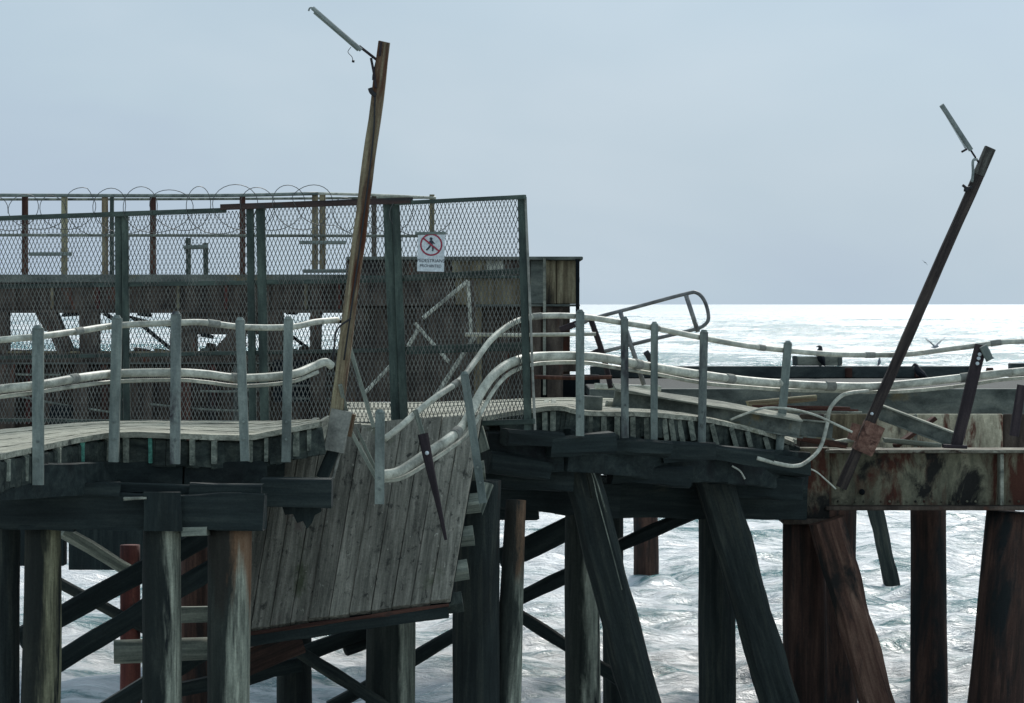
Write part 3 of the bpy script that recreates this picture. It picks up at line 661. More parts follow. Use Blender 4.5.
# ================================================================== HANGING DECK PANEL
pn = thing('collapsed_deck_panel', P(350, 618, 28.7), 'collapsed section of timber deck hanging steeply between the two walkways, grey lengthwise planks', 'deck')
top = [(262, 433), (482, 417)]; bot = [(229, 633), (450.5, 600)]
TY, BY = 30.45, 28.75
n = 11; parts = []
cu = [0]; 
for i in range(n): cu.append(cu[-1] + random.uniform(.9, 1.1))
cu = [c / cu[-1] for c in cu]
nrm = (P(482, 417, TY) - P(262, 433, TY)).cross(P(229, 633, BY) - P(262, 433, TY)).normalized()
if nrm.y > 0: nrm = -nrm
for i in range(n):
    u = (cu[i] + cu[i+1]) / 2; wd = (cu[i+1] - cu[i])
    e = random.uniform(-3, 3)
    a = P(bot[0][0] + (bot[1][0]-bot[0][0])*u, bot[0][1] + (bot[1][1]-bot[0][1])*u, BY)
    b = P(top[0][0] + (top[1][0]-top[0][0])*u, top[0][1] + (top[1][1]-top[0][1])*u + e, TY)
    z = (b - a).normalized(); y = nrm; x = y.cross(z).normalized(); y = z.cross(x)
    M = Matrix.Translation(a + nrm * random.uniform(-.012, .012)) @ Matrix((x, y, z)).transposed().to_4x4() @ Matrix.Rotation(random.uniform(-.03, .03), 4, 'Z')
    vs, fs = beam_mesh((b-a).length, 221 * BY / F * wd - .008, .055, jit=.003, ch=.004, seg=14, ragged=.006, taper=TY / BY)
    e_ = (P(450.5, 600, BY) - P(229, 633, BY)).normalized(); kk = e_.dot(z) / e_.dot(x)
    vs = [(vx, vy, vz + vx * kk) for vx, vy, vz in vs]
    parts.append((vs, fs, M))
a0 = P(229, 633, BY); b0 = P(262, 433, TY); z = (b0-a0).normalized(); x = nrm.cross(z).normalized()
org = a0; RM = Matrix.Translation(org) @ Matrix((x, z.cross(x), z)).transposed().to_4x4(); inv = RM.inverted()
V, Fc = [], []
for vs, fs, M in parts:
    o0 = len(V); V += [inv @ (M @ Vector(v)) for v in vs]; Fc += [tuple(i + o0 for i in f) for f in fs]
link('planking', mesh_from('planking', V, Fc), RM, W_PANEL, pn)
c4 = [a0, P(450.5, 600, BY), P(482, 417, TY), b0]
c4 = [p - nrm * .036 for p in c4] + [p - nrm * .05 for p in c4]
link('gap_backing', mesh_from('gap_backing', [p - a0 for p in c4], [(0, 1, 2, 3), (7, 6, 5, 4), (0, 4, 5, 1), (1, 5, 6, 2), (2, 6, 7, 3), (3, 7, 4, 0)]), Matrix.Translation(a0), M_GAP, pn)  # dark sheet added so the gaps between planks read as shaded
off = -nrm * .14
for f, mat in ((.03, W_FASCIA), (.20, W_EDGE), (.38, W_EDGE), (.56, W_EDGE), (.74, W_EDGE)):
    a = a0.lerp(b0, f) + off; b = P(450.5, 600, BY).lerp(P(482, 417, TY), f) + off
    b = b + (b - a).normalized() * .10
    beam('bearer', a, b, .14, .17, mat, pn, jit=.012, roll=.9)
beam('edge_strip', P(230, 633, BY) + nrm*.0 + Vector((0, -.02, -.03)), P(449, 602, BY) + Vector((0, -.02, -.03)), .04, .035, M_RUSTBAR, pn, jit=.014)
beam('edge_beam', P(232, 641, BY) + Vector((0, .05, -.02)), P(448, 609, BY) + Vector((0, .05, -.02)), .16, .12, W_TAR, pn, jit=.015)

# ================================================================== REAR + RIGHT WALKWAY DECK
deckR = thing('walkway_deck', P(650, 425, 32), 'right walkway deck sagging to the right, short joists showing under its broken edge', 'deck')
front_R = [(338, 425, 31.0), (430, 424, 30.9), (528, 409, 31.0), (560, 406, 31.1), (585, 411, 31.3), (640, 412, 31.8), (670, 414, 32.1), (705, 418, 32.6), (740, 425, 33.1), (770, 433, 33.5), (797, 444, 33.8)]
back_R = [(338, 402, 36.3), (430, 402, 36.3), (540, 398, 36.3), (600, 398, 36.4), (670, 402, 36.6), (720, 409, 36.8), (770, 420, 37), (797, 430, 37)]
deck_sheet('deck_boards', front_R, back_R, .05, W_DECK, deckR, rows=12)
fr = smooth_path([P(*p) for p in front_R], 6)
for px, h, lean in [(545, 24, 0), (553, 22, 0), (590, 22, 0), (604, 22, 0), (617, 22, 0), (633, 22, 0), (646, 23, 1), (664, 22, 3), (671, 23, 3), (679, 22, 4), (690, 20, 4), (712, 22, 5), (731, 22, 6), (747, 24, 6), (765, 25, 7), (786, 25, 4)]:
    p = front_at(px, fr); Y = p.y + .03; x = (px - 512) * Y / F; hh = h * Y / F
    a = Vector((x, Y, p.z - .055)); b = a + Vector((lean * Y / F, 0, -hh))
    beam('joist', (a + b)/2, (a + b)/2 + Vector((.05, 2.8, .04)), .055, hh, W_EDGE, deckR, roll=-math.atan2(lean, h), ch=.005)
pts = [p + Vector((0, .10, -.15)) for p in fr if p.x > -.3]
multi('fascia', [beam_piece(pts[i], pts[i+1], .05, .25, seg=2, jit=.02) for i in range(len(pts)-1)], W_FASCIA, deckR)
# tar-dark stringers and caps under it
g2 = thing('timber_girder', P(640, 460, 32), 'pitch-dark girder under the right walkway between the hanging planks and the rusted girder', 'beam')
for dy, zz, hh in ((0, 0, .42), (1.4, 0, .42), (2.9, .03, .42)):
    q = [P(485, 452, 31.0), P(560, 450, 31.2), P(640, 458, 32.0), P(720, 464, 32.9), P(800, 472, 33.9)]
    q = [p + Vector((0, dy, zz)) for p in q]
    multi('stringer', [beam_piece(q[i], q[i+1], .28, hh, jit=.035) for i in range(4)], W_TARX, g2)
beam('lower_beam', P(600, 497, 33.2), P(800, 500, 34.5), .3, .44, W_TAR, g2, jit=.02)
beam('lower_beam', P(482, 490, 31.6), P(612, 501, 32.8), .3, .36, W_TAR, g2, jit=.03)
beam('lower_beam', P(560, 495, 35.0), P(815, 497, 36.2), .3, .46, W_TAR, g2, jit=.02)  # rear beam line added to keep the space under the deck dark
for (xa, ya, xb, yb, Y, w_, h_) in [(505, 438, 560, 441, 30.75, .2, .17), (548, 447, 612, 444, 30.95, .22, .20), (600, 446, 668, 449, 31.5, .2, .18), (660, 452, 712, 450, 32.05, .2, .22),
                                    (706, 451, 770, 458, 32.6, .22, .18), (752, 462, 806, 468, 33.3, .2, .2), (482, 474, 572, 480, 31.2, .2, .26), (482, 509, 534, 512, 31.9, .2, .2), (488, 462, 548, 470, 30.85, .18, .22), (610, 473, 690, 476, 31.9, .16, .22), (726, 486, 800, 489, 33.3, .16, .24)]:
    beam('packing_timber', P(xa, ya, Y), P(xb, yb, Y + .25), w_, h_, W_TAR, g2, jit=.045, ch=.03, ragged=.03)
for k, (a, b, Y, lab) in enumerate([((484, 452), (474, 418), 30.6, 'splintered joist end standing beside the tilted post at the right edge of the hanging planks'),
                                   ((478, 512), (487, 484), 30.0, 'lower splintered joist end beside the tilted post at the hanging planks')]):
    tag(beam('broken_joist', P(a[0], a[1], Y), P(b[0], b[1], Y), .12, .09, W_EDGE, jit=.02, ragged=.05), lab, 'timber', 'splintered joist ends')
for (a, b, Y, w_, mat, lab) in [((606, 405), (664, 410), 33.2, .09, 'W_DECK', 'pale loose board lying just in front of the long fallen channel, by the second post'),
                               ((640, 399), (700, 404), 34.0, .08, 'W_EDGE', 'grey loose board lying behind the long fallen channel'),
                               ((690, 412), (742, 423), 33.6, .08, 'W_DECK', 'pale loose board under the middle of the long fallen channel'),
                               ((748, 404), (816, 398), 35.2, .07, 'W_LAMP', 'ochre board leaning at the wharf front behind the last grey post'),
                               ((800, 438), (846, 446), 34.3, .07, 'M_RUSTBAR', 'rusty plate strip lying at the left end of the girder top'),
                               ((884, 440), (940, 446), 35.2, .06, 'W_EDGE', 'grey board lying on the girder top left of the dark post'),
                               ((826, 444), (874, 436), 35.0, .05, 'W_DECK', 'pale splintered board leaning behind the rusty pole clamp'),
                               ((896, 446), (934, 418), 35.4, .05, 'M_RUSTBAR', 'rusty strip leaning on the cream wall left of the dark post'),
                               ((700, 437), (742, 441), 33.2, .06, 'W_EDGE', 'grey board end hanging off the sagging deck edge by the fourth right post'),
                               ((596, 386), (660, 389), 35.5, .07, 'M_PIPE', 'pale tube lying on the far edge of the right deck below the ladder rail')]:
    tag(beam('loose_board', P(a[0], a[1], Y), P(b[0], b[1], Y + .15), .12, w_, globals()[mat], jit=.01, ragged=.03), lab, 'board', 'loose boards on the right walkway')
tag(beam('old_plank', P(640, 452, 31.9), P(690, 457, 32.3), .05, .035, W_EDGE, jit=.012), 'small pale splinter of plank stuck on the dark girder', 'plank')
tag(beam('deck_block', P(583, 404, 31.9), P(602, 405, 31.9), .3, .18, M_GREYST, jit=.01), 'grey box lying on the right walkway beside the first post', 'box')
# fallen steel channels
def channel(name, a, b, h, mat, label, fl=.12, group='fallen steel channels'):
    t = thing(name, b, label, 'steel beam', group)
    d = (b - a); M, L = frame_for(a, b)
    beam('web', a, b, .03, h, mat, t, jit=.003, ch=.004)
    up = Vector((0, 0, h/2 + .008)); fy = Vector((0, fl/2 - .06, 0))
    beam('top_flange', a + up - fy*.2, b + up - fy*.2, fl, .02, M_SPOT, t, jit=.004 if fl < .2 else .014, ch=.004, roll=0 if fl < .2 else .30)
    beam('bottom_flange', a - up + fy, b - up + fy, fl, .018, mat, t, jit=.003, ch=.004)
    return t
channel('steel_channel', P(614, 397, 33.1), P(800, 428, 33.6), .20, M_GREYST, 'long grey steel channel fallen across the right walkway, spotted white along its top', fl=.22)
channel('steel_channel', P(800, 428, 33.75), P(832, 431, 33.9), .17, M_GREYST, 'short grey channel stub at the low end of the long channel')
channel('steel_channel', P(880, 412, 34.9), P(955, 440, 34.6), .15, M_GREYST, 'grey channel slanting down to the foot of the dark leaning post')
for k, (a, b) in enumerate([((752, 406), (850, 408)), ((758, 411), (862, 413)), ((775, 409), (858, 411))]):
    tag(beam('fallen_rod', P(a[0], a[1], 34.3 + k*.1), P(b[0], b[1], 34.5 + k*.1), .03, .03, (M_RUSTBAR, M_FLANGE, M_REDSTEEL)[k], jit=.01),
        ('rusty rod, topmost of three lying behind the last grey post', 'pale rod, lowest of three lying behind the last grey post', 'red rod, middle of three lying behind the last grey post')[k], 'rod', 'rods behind the last grey post')

# tubular ladder rail thrown up on the right walkway
t = thing('ladder_rail', P(640, 385, 33.5), 'dark tubular handrail with a rounded end, tilted up against the bright sea', 'rail')
Yl = 33.6
tube('rail_loop', [P(575, 325, Yl), P(600, 316.5, Yl), P(640, 306, Yl), P(685, 294, Yl), P(697, 293, Yl), P(705, 302, Yl), P(708.5, 318, Yl), P(703, 326, Yl), P(690, 330.5, Yl), P(650, 340, Yl), P(602, 352, Yl)], .021, M_DKGALV, t, per=6)
tube('strut', [P(620, 311, Yl), P(644, 385, Yl)], .026, M_DKGALV, t)
tube('strut', [P(686, 295, Yl), P(698, 332, Yl)], .026, M_DKGALV, t)
tube('strut', [P(590, 317, Yl), P(603, 355, Yl), P(611, 388, Yl)], .032, M_DKPOST, t)
tag(beam('steel_bar', P(560, 330, 36.6), P(586, 320, 36.6), .08, .08, M_DKPOST), 'dark bar stub poking out right of the brown housing, upper one', 'bar', 'bar stubs by the brown housing')
tag(beam('steel_bar', P(575, 362, 36.6), P(604, 349, 36.6), .08, .08, M_DKPOST), 'dark bar stub poking out right of the brown housing, lower one', 'bar', 'bar stubs by the brown housing')
tag(beam('valve_knob', P(646, 358, 32.3), P(651, 355, 32.3), .09, .13, M_CABLE, ch=.03), 'small black knob beside the third right post', 'fitting')

# ================================================================== RIGHT WHARF
wh = thing('wharf_platform', P(820, 420, 38), 'grey steel wharf platform behind the right walkway with a slate kerb along its far side', 'platform')
pslab('front_beam', 590, 1060, 389, 419, 38, .3, M_GREYST, wh)
za = P(0, 389, 38).z
slab('deck_plate', P(590, 0, 38).x, P(1060, 0, 38).x + 1, 38.3, 44.0, za - .12, za - .003, W_TAR, wh)
b = P(590, 366, 44); b2 = P(971, 366, 44)
slab('kerb', b.x, b2.x, 43.7, 44.0, za, b.z, M_GREYDK, wh)
slab('kerb', P(1008, 0, 44).x, P(1060, 0, 44).x, 43.7, 44.0, za, P(0, 363, 44).z, M_GREYDK, wh)
pslab('lower_wall', 590, 830, 414.5, 452, 38.35, .2, M_BROWN, wh)
for px in (846, 915, 986, 1040):
    q = P(px, 0, 44)
    slab('kerb_bracket', q.x - .05, q.x + .05, 43.62, 43.70, za + .004, za + .15, M_RUSTBAR, wh)
for px in (717, 805, 927, 1003):
    pole('support_column', Vector(((px-512)*41/F, 41, -1.5)), Vector(((px-512)*41/F, 41, za - .13)), .16, .16, M_REDSTEEL, wh)

sw = thing('rusted_wall', P(930, 440, 36), 'peeling cream steel plate wall streaked with rust, standing above the girder', 'wall')
for i, (x0, x1) in enumerate([(800, 826), (826.5, 871), (871.5, 916), (916.5, 961), (961.5, 1003), (1003.5, 1062)]):
    pslab('wall_plate', x0, x1, 414, 455, 36 + .02 * (i % 2), .06, (M_BROWN, M_STAIN, M_CREAM, M_CREAM, M_CREAM, M_BROWN)[i], sw)
for px in (826, 916, 961):
    pslab('wall_rib', px - 1.5, px + 1.5, 414, 455, 35.9, .09, M_FLANGE if px != 961 else M_BROWN, sw)

gd = thing('steel_girder', P(930, 481, 34.8), 'heavy rusted riveted girder with blotched grey-green paint on the right', 'steel beam')
pslab('web', 828, 1062, 453, 506, 34.8, .04, M_GIRDER, gd)
pslab('top_flange', 826, 1062, 450, 453.2, 34.55, .6, M_TOPFL, gd)
pslab('bottom_flange', 826, 1062, 506.4, 510.5, 34.55, .6, M_BROWN, gd)
pslab('stiffener', 1000, 1004, 453.8, 506, 34.6, .2, M_FLANGE, gd)
pslab('end_plate', 800, 829.5, 448, 521, 34.62, .25, M_GIRDER, gd)
pslab('bearing', 783, 834, 519, 524.5, 34.55, .6, M_BROWN, gd)
for i in range(24):
    q = P(838 + i*8.6, 501.5, 34.8)
    if i in (18, 19): continue
    vs, fs = pole_mesh(.018, .016, .008, seg=3, sides=8, jit=0)
    link('rivet', mesh_from('rivet', vs, fs), Matrix.Translation(q) @ Matrix.Rotation(R(90), 4, 'X'), M_GIRDER, gd)
tube('drain_hole', [P(862, 492, 34.795), P(862, 492, 34.75)], .035, M_GAP, gd, sides=10)

# ================================================================== SECURITY FENCE across the walkway
def Yf(px): return 30.35 + (527 - px) / 527 * 3.0
def fy(px, py): return P(px, py, Yf(px))
fence = thing('security_fence', fy(393, 426), 'tall green wire-mesh security fence closing off the broken walkway', 'fence')
for (xt, yt, xb, yb, wpx) in [(118.5, 213, 120, 424, 7), (125, 213, 127, 424, 6.5), (250, 209, 253, 424, 7.5), (260.5, 208, 265, 424, 9), (387.5, 204, 396, 426, 9), (395.5, 203, 404.5, 426, 8), (521.5, 197, 528, 430, 8), (525.5, 197, 535, 430, 2.5)]:
    beam('fence_post', P(xb, yb, Yf(xb)), P(xt, yt, Yf(xt)), wpx * Yf(xt) / F, .07, M_FENCE if wpx > 3 else M_BRACKET, fence, jit=.003, ch=.006)
def frail(a, b, hpx, mat, dy=0, name='fence_rail'):
    o = Vector((0, dy, 0))
    beam(name, fy(*a) + o, fy(*b) + o, .05, hpx * .0105, mat, fence, jit=.003, ch=.004)
frail((-14, 219), (226, 210.5), 5, M_FENCE, -.06)
frail((222, 207.5), (412, 200.5), 6, M_FENCERUST, -.07)
frail((396, 203.5), (525, 197), 4, M_FENCE, -.06)
frail((-14, 287), (395, 280), 4.5, M_FENCE, .06)
frail((395, 279), (527, 270.5), 6, M_FENCE, .06)
frail((-14, 358), (395, 350), 4, M_FENCE, .06)
frail((395, 351), (529, 346), 8, M_FENCE, .06)
frail((372, 427), (534, 421), 5, M_FENCE, -.06)
frail((-14, 420), (372, 424), 3.5, M_FENCE, .06)
def chain(px0, px1, top0, top1, bot0, bot1, name='wire_mesh', slack=0.):
    u = 1.95; nx = int((px1 - px0) / u); ny = 43; r = .0042
    vs, fs = [], []
    org = fy(px0, bot0)
    for i in range(nx):
        base = len(vs)
        for j in range(ny + 1):
            xx = (i + (i + j) % 2) / nx; px = px0 + (px1 - px0) * xx
            t = j / ny
            yb = bot0 + (bot1 - bot0) * xx; yt = top0 + (top1 - top0) * xx
            sag = mnoise.noise(Vector((xx * 9, t * 4, 2))) * slack
            p = P(px + mnoise.noise(Vector((px * .03, t * 5, 7))) * 1.3, yb + (yt - yb) * t, Yf(px)) - org
            p.y += sag + (.003 if (i + j) % 2 else -.003)
            for dx, dy in ((-r, 0), (0, -r), (r, 0), (0, r)):
                vs.append((p.x + dx, p.y + dy, p.z))
        for j in range(ny):
            for k in range(4):
                a = base + j*4 + k; b_ = base + j*4 + (k+1) % 4
                fs.append((a, b_, b_ + 4, a + 4))
    link(name, mesh_from(name, vs, fs), Matrix.Translation(org), M_WIRE, fence)
chain(-14, 121, 219, 214, 424, 424, slack=.03)
chain(121, 256, 214, 210, 424, 424, slack=.03)
chain(256, 394, 209, 203, 424, 426, slack=.03)
chain(394, 526, 203, 198, 426, 424, slack=.02)
# razor wire coil on the fence top
pts = []
turns = 15
for i in range(turns * 14 + 1):
    t = i / 14.0
    px = -12 + 438 * t / turns + 16 * mnoise.noise(Vector((t * .55, 5, 3)))
    rr = ((24 if 80 < px < 320 else 19) + 6 * mnoise.noise(Vector((t * .7, 3, 1))))
    a = 2 * math.pi * t
    sq = 1 + .5 * mnoise.noise(Vector((t * .9, 8, 2)))
    cy = 213 - px * .018 + (10 if px > 330 else 0)
    p = P(px + math.cos(a) * rr * 1.05 * sq, cy - math.sin(a) * rr * .95, Yf(px) + .15 + .17 * math.cos(a * 1.0 + .6))
    pts.append(p)
rz = tag(tube('razor_wire', pts, .0042, M_RAZOR, sides=5, per=2), 'loose coil of razor wire looping along the top of the fence', 'wire')

# warning sign
S0 = fy(431, 272) + Vector((0, -.12, 0)); Ys = S0.y
sg = thing('warning_sign', S0, 'white no-pedestrians sign with a red crossed circle, wired to the fence', 'sign')
pxm = Ys / F
TILT = Matrix.Translation(P(431, 252, Ys)) @ Matrix.Rotation(R(1.5), 4, 'Y')
def on_sign(vs, fs, name, mat, dy, smooth=False):
    return link(name, mesh_from(name, [(v[0]*pxm, dy, v[1]*pxm) for v in vs], fs), TILT, mat, sg)
vs, fs = beam_mesh(39 * pxm, 27 * pxm, .006, jit=0, ch=.002, seg=2)
link('board', mesh_from('board', vs, fs), TILT @ Matrix.Translation((0, 0, -19.5 * pxm)), M_SIGN, sg)
def ring(cx, cy, r0, r1, n=40):
    v = []; f = []
    for i in range(n):
        a = 2*math.pi*i/n
        v += [(cx + r0*math.cos(a), cy + r0*math.sin(a)), (cx + r1*math.cos(a), cy + r1*math.sin(a))]
    for i in range(n):
        j = (i+1) % n; f.append((2*i, 2*i+1, 2*j+1, 2*j))
    return v, f
v, f = ring(0, 7.3, 9.6, 11.2); on_sign(v, f, 'prohibition_ring', M_SIGNRED, -.006)
c, s = math.cos(R(-38)), math.sin(R(-38))
v = [(c*x - s*y, s*x + c*y + 7.3) for x, y in ((-10, -.8), (10, -.8), (10, .8), (-10, .8))]
on_sign(v, [(0, 1, 2, 3)], 'prohibition_bar', M_SIGNRED, -.009)
def poly(pts): return [(x, y) for x, y in pts], [tuple(range(len(pts)))]
V, Fc = [], []
def addp(pts):
    o = len(V); V.extend(pts); Fc.append(tuple(range(o, o + len(pts))))
addp([(-.2 + 1.5*math.cos(a*.6283), 13.2 + 1.5*math.sin(a*.6283)) for a in range(10)])     # head
addp([(-1.6, 11.4), (-1.3, 7.0), (1.6, 6.6), (1.9, 11.0), (.6, 11.9)])                    # torso
addp([(-1.3, 7.2), (-3.2, 4.4), (-5.2, 2.2), (-4.2, 1.2), (-1.8, 3.4), (.2, 6.4)])         # rear leg
addp([(.2, 7.0), (1.2, 3.8), (1.0, 1.0), (2.4, .8), (2.6, 4.0), (1.7, 7.0)])               # front leg
addp([(-1.6, 11.2), (-3.6, 8.6), (-2.8, 8.0), (-1.3, 9.6)]); addp([(1.8, 10.8), (3.8, 8.4), (3.0, 7.8), (1.6, 9.4)])
on_sign(V, Fc, 'walking_figure', M_SIGNBLACK, -.0075)
v, f = [], []
def text_part(s, size, z, mat):
    cu_ = bpy.data.curves.new('lettering', 'FONT'); cu_.body = s; cu_.size = size * pxm; cu_.align_x = 'CENTER'
    tmp = bpy.data.objects.new('lettering', cu_); col.objects.link(tmp)
    dg = bpy.context.evaluated_depsgraph_get(); me = bpy.data.meshes.new_from_object(tmp.evaluated_get(dg))
    bpy.data.objects.remove(tmp)
    link('lettering', me, TILT @ Matrix.Translation((0, -.006, z * pxm)) @ Matrix.Rotation(R(90), 4, 'X'), mat, sg)
text_part('PEDESTRIANS', 4.6, -10.2, M_SIGNBLACK)
text_part('PROHIBITED', 3.9, -15.2, M_SIGNBLACK)
beam('top_batten', P(415, 233.5, Ys), P(446, 233, Ys), .02, .03, M_GALV, sg, jit=0)

# ================================================================== LAMP POLES
lp = thing('lamp_pole', P(333, 430, 28.4), 'leaning weathered timber lamp pole with an empty fluorescent lamp arm, on the left walkway end', 'lamp post')
YA = 28.5
beam('pole', P(334, 432, YA), P(384.5, 42, YA), .125, .11, W_LAMP, lp, jit=.012, taper=.92, ragged=.02)
beam('bracket', P(334, 451, YA), P(342, 410, YA), .20, .17, M_BRACKET, lp, jit=.006)
beam('bracket', P(348, 436, YA + .02), P(353, 414, YA + .02), .07, .16, W_LAMP, lp, jit=.01)
beam('base_leg', P(322, 478, YA + .03), P(334, 450, YA + .03), .11, .10, W_TAR, lp, jit=.008)
beam('base_leg', P(333, 478, YA + .03), P(340, 452, YA + .03), .03, .05, M_BRACKET, lp, jit=.003)
arm = beam('lamp_arm', P(377, 60, YA - .03), P(359, 46, YA - .06), .025, .025, M_DKPOST, lp, jit=0)
lampL = beam('lamp_batten', P(361, 50, YA - .06), P(312.5, 8, YA - .2), .05, .035, M_BATTEN, lp, jit=.002)
beam('lamp_tray', P(358, 50.5, YA - .05), P(314, 12.5, YA - .19), .02, .02, M_GALV, lp, jit=.002)
tube('end_clip', [P(314, 8, YA - .2), P(310, 8, YA - .2), P(308.5, 11, YA - .2)], .008, M_BATTEN, lp)
tube('stay', [P(371, 58, YA - .05), P(374, 74, YA - .06), P(376, 88, YA - .05)], .012, M_DKPOST, lp)
tube('stay', [P(376.5, 61, YA - .03), P(373.5, 74, YA - .05), P(373, 80, YA - .06)], .009, M_DKPOST, lp)
tube('insulator', [P(370, 88, YA - .08), P(371.5, 92, YA - .08), P(375, 95, YA - .06)], .022, M_CABLE, lp)
beam('pole_cap_plate', P(379.5, 56, YA - .06), P(381, 42, YA - .06), .022, .03, M_DKPOST, lp, jit=.004)
tube('pole_cable', [P(375, 96, YA - .07), P(373, 140, YA - .07), P(364, 215, YA - .07), P(354, 290, YA - .07), P(344, 360, YA - .07)], .008, M_CABLE, lp)
tube('loose_wire', [P(351, 47, YA - .07), P(348, 52, YA - .07), P(352, 57, YA - .07), P(353, 62, YA - .07)], .003, M_CABLE, lp)
tube('wire_end', [P(352, 61, YA - .07), P(354.5, 61.5, YA - .07)], .012, M_CABLE, lp)
tag(tube('hanging_cable', [P(351, 318, YA - .1), P(337, 330, YA - .12), P(334, 350, YA - .13), P(332, 366, YA - .12)], .009, M_CABLE), 'black cable drooping from the timber lamp pole to the broken conduit end', 'cable')

lp2 = thing('lamp_pole', P(842, 486, 34.1), 'dark leaning lamp pole on the right with a rusty clamp near its foot', 'lamp post')
YB = 34.15
beam('pole', P(841, 488, YB), P(990, 149, YB), .118, .11, W_LAMPDARK, lp2, jit=.008)
beam('pole_tip', P(978.5, 175, YB - .004), P(990.2, 148, YB - .004), .124, .118, W_POLETIP, lp2, jit=.006)
beam('rust_clamp', P(862, 452, YB), P(874, 424, YB), .24, .17, M_PINKRUST, lp2, jit=.02, ragged=.02)
beam('rust_clamp', P(852, 440, YB - .05), P(857, 424, YB - .05), .1, .06, M_PINKRUST, lp2, jit=.02)
tube('lamp_arm', [P(979, 163, YB - .05), P(970, 149, YB - .08)], .012, M_DKPOST, lp2)
beam('lamp_batten', P(971, 150, YB - .08), P(941.5, 105, YB - .2), .055, .04, M_BATTEN, lp2, jit=.002)
beam('lamp_tray', P(966, 149, YB - .06), P(945, 113, YB - .18), .02, .02, M_SIGN, lp2, jit=.002)
tube('end_clip', [P(967, 149, YB - .1), P(961.5, 152, YB - .1)], .012, M_DKPOST, lp2)
tube('stay', [P(977, 159, YB - .07), P(973, 161, YB - .09), P(973, 172, YB - .09), P(972, 182, YB - .07)], .016, M_BATTEN, lp2)
tube('insulator', [P(972, 187, YB - .1), P(967, 188, YB - .1), P(962.5, 185, YB - .1)], .016, M_CABLE, lp2)
tube('insulator', [P(968, 190, YB - .1), P(964, 189.5, YB - .1)], .024, M_CABLE, lp2)
for k in (.78, .82, .855):
    q = P(841, 488, YB).lerp(P(990, 149, YB), 1 - k) + Vector((-.03, -.062, 0))
    tube('bolt', [q, q + Vector((0, -.02, 0))], .018, M_SIGN, lp2)

# ================================================================== LOADING PLATFORM behind, left
YP = 42.0
pf = thing('loading_platform', P(250, 300, YP), 'brown rusting steel loading platform standing on columns behind the fence', 'platform')
pslab('deck_edge', -60, 346, 274.5, 282.5, YP - .12, .3, M_GREYST, pf)
slab('deck_plate', P(-60, 0, YP).x, P(580, 0, YP).x, YP + .2, 47.5, P(0, 283, YP).z, P(0, 276.5, YP).z, M_BROWN, pf)
pslab('main_girder', -60, 346, 283, 310, YP, .25, M_BROWN, pf)
pslab('girder_flange', -60, 346, 309.6, 313, YP - .06, .4, M_BROWN, pf)
pslab('lower_girder', 172, 262, 312.6, 334.5, YP + .02, .25, M_BROWN, pf)
pslab('lower_beam', -60, 346, 353, 364, YP - .03, .4, M_BROWN, pf)
pslab('lower_wall', -60, 346, 364.5, 440, YP + .15, .12, M_BROWN, pf)
slab('lower_deck', P(-60, 0, YP).x, P(580, 0, YP).x, YP + .3, 47.5, P(0, 372, YP).z, P(0, 364, YP).z, M_BROWN, pf)
def colm(x0, y0, x1, y1, wpx, mat=M_BROWN, dY=.05, name='column'):
    wd, dp = wpx * YP / F, .3 if wpx > 8 else .12
    steep = abs(y1 - y0) > 1.35 * abs(x1 - x0)
    beam(name, P(x1, y1, YP + dY), P(x0, y0, YP + dY), wd if steep else dp, dp if steep else wd, mat, pf, jit=.01)
colm(-4, 312, -4, 353, 26); colm(49, 312, 67, 353, 15); colm(58, 312, 41, 318, 8); colm(38, 312, 48, 330, 5)
colm(90, 312, 90, 353, 19); colm(184, 333, 184, 353, 26); colm(240, 333, 222, 353, 16); colm(240, 330, 240, 353, 10)
colm(275, 312, 275, 353, 17); colm(316, 312, 316, 353, 11, dY=.1)
colm(133, 318, 172, 350, 3.5, M_GAP, .2, 'cross_brace'); colm(118, 314, 172, 327, 2.5, M_GAP, .25, 'cross_brace'); colm(290, 335, 310, 350, 3, M_GAP, .3, 'cross_brace')
colm(185, 380, 185, 440, 13, M_RUSTBAR, -.05); colm(82, 364, 82, 440, 14, M_BROWN, -.05); colm(8, 364, 8, 440, 16, M_BROWN, -.05)
pslab('equipment_box', 49, 71, 406, 428, YP - .4, .35, M_GAP, pf)
pslab('equipment_box', 273, 312, 360, 402, YP - .5, .3, M_GAP, pf)
for yy in (374, 386, 399):
    pslab('shelf_edge', 290, 345, yy - 1.2, yy + .8, YP - .6, .1, M_GREYST, pf)
pslab('side_column', 310, 326, 364, 402, YP - .62, .2, M_BROWN, pf)
pslab('kick_strip', -60, 114, 284.2, 286.6, YP - .05, .04, M_FLANGE, pf)
pslab('ledge', -60, 346, 351.2, 353.2, YP - .10, .3, M_STAIN, pf)
pslab('ledge', -60, 346, 362.6, 364.2, YP - .08, .3, M_GREYST, pf)
for (x0, y0, x1, y1) in ((-20, 371, 60, 375), (90, 377, 180, 379), (0, 392, 110, 412), (200, 391, 262, 389), (150, 404, 250, 411)):
    tube('service_pipe', [P(x0, y0, YP - .12), P((x0+x1)/2, (y0+y1)/2 + 1.5, YP - .12), P(x1, y1, YP - .12)], .016, W_EDGE, pf)
for i, (x, w_, m_) in enumerate(((28, 6, M_REDSTEEL), (58, 4, M_BROWN), (104, 7, M_RUSTBAR), (148, 9, M_BROWN), (212, 8, M_REDSTEEL), (236, 5, M_GREYST), (266, 9, M_BROWN))):
    pslab('wall_rib', x - w_/2, x + w_/2, 364.6, 424, YP - .02 - .01 * (i % 3), .15, m_, pf)
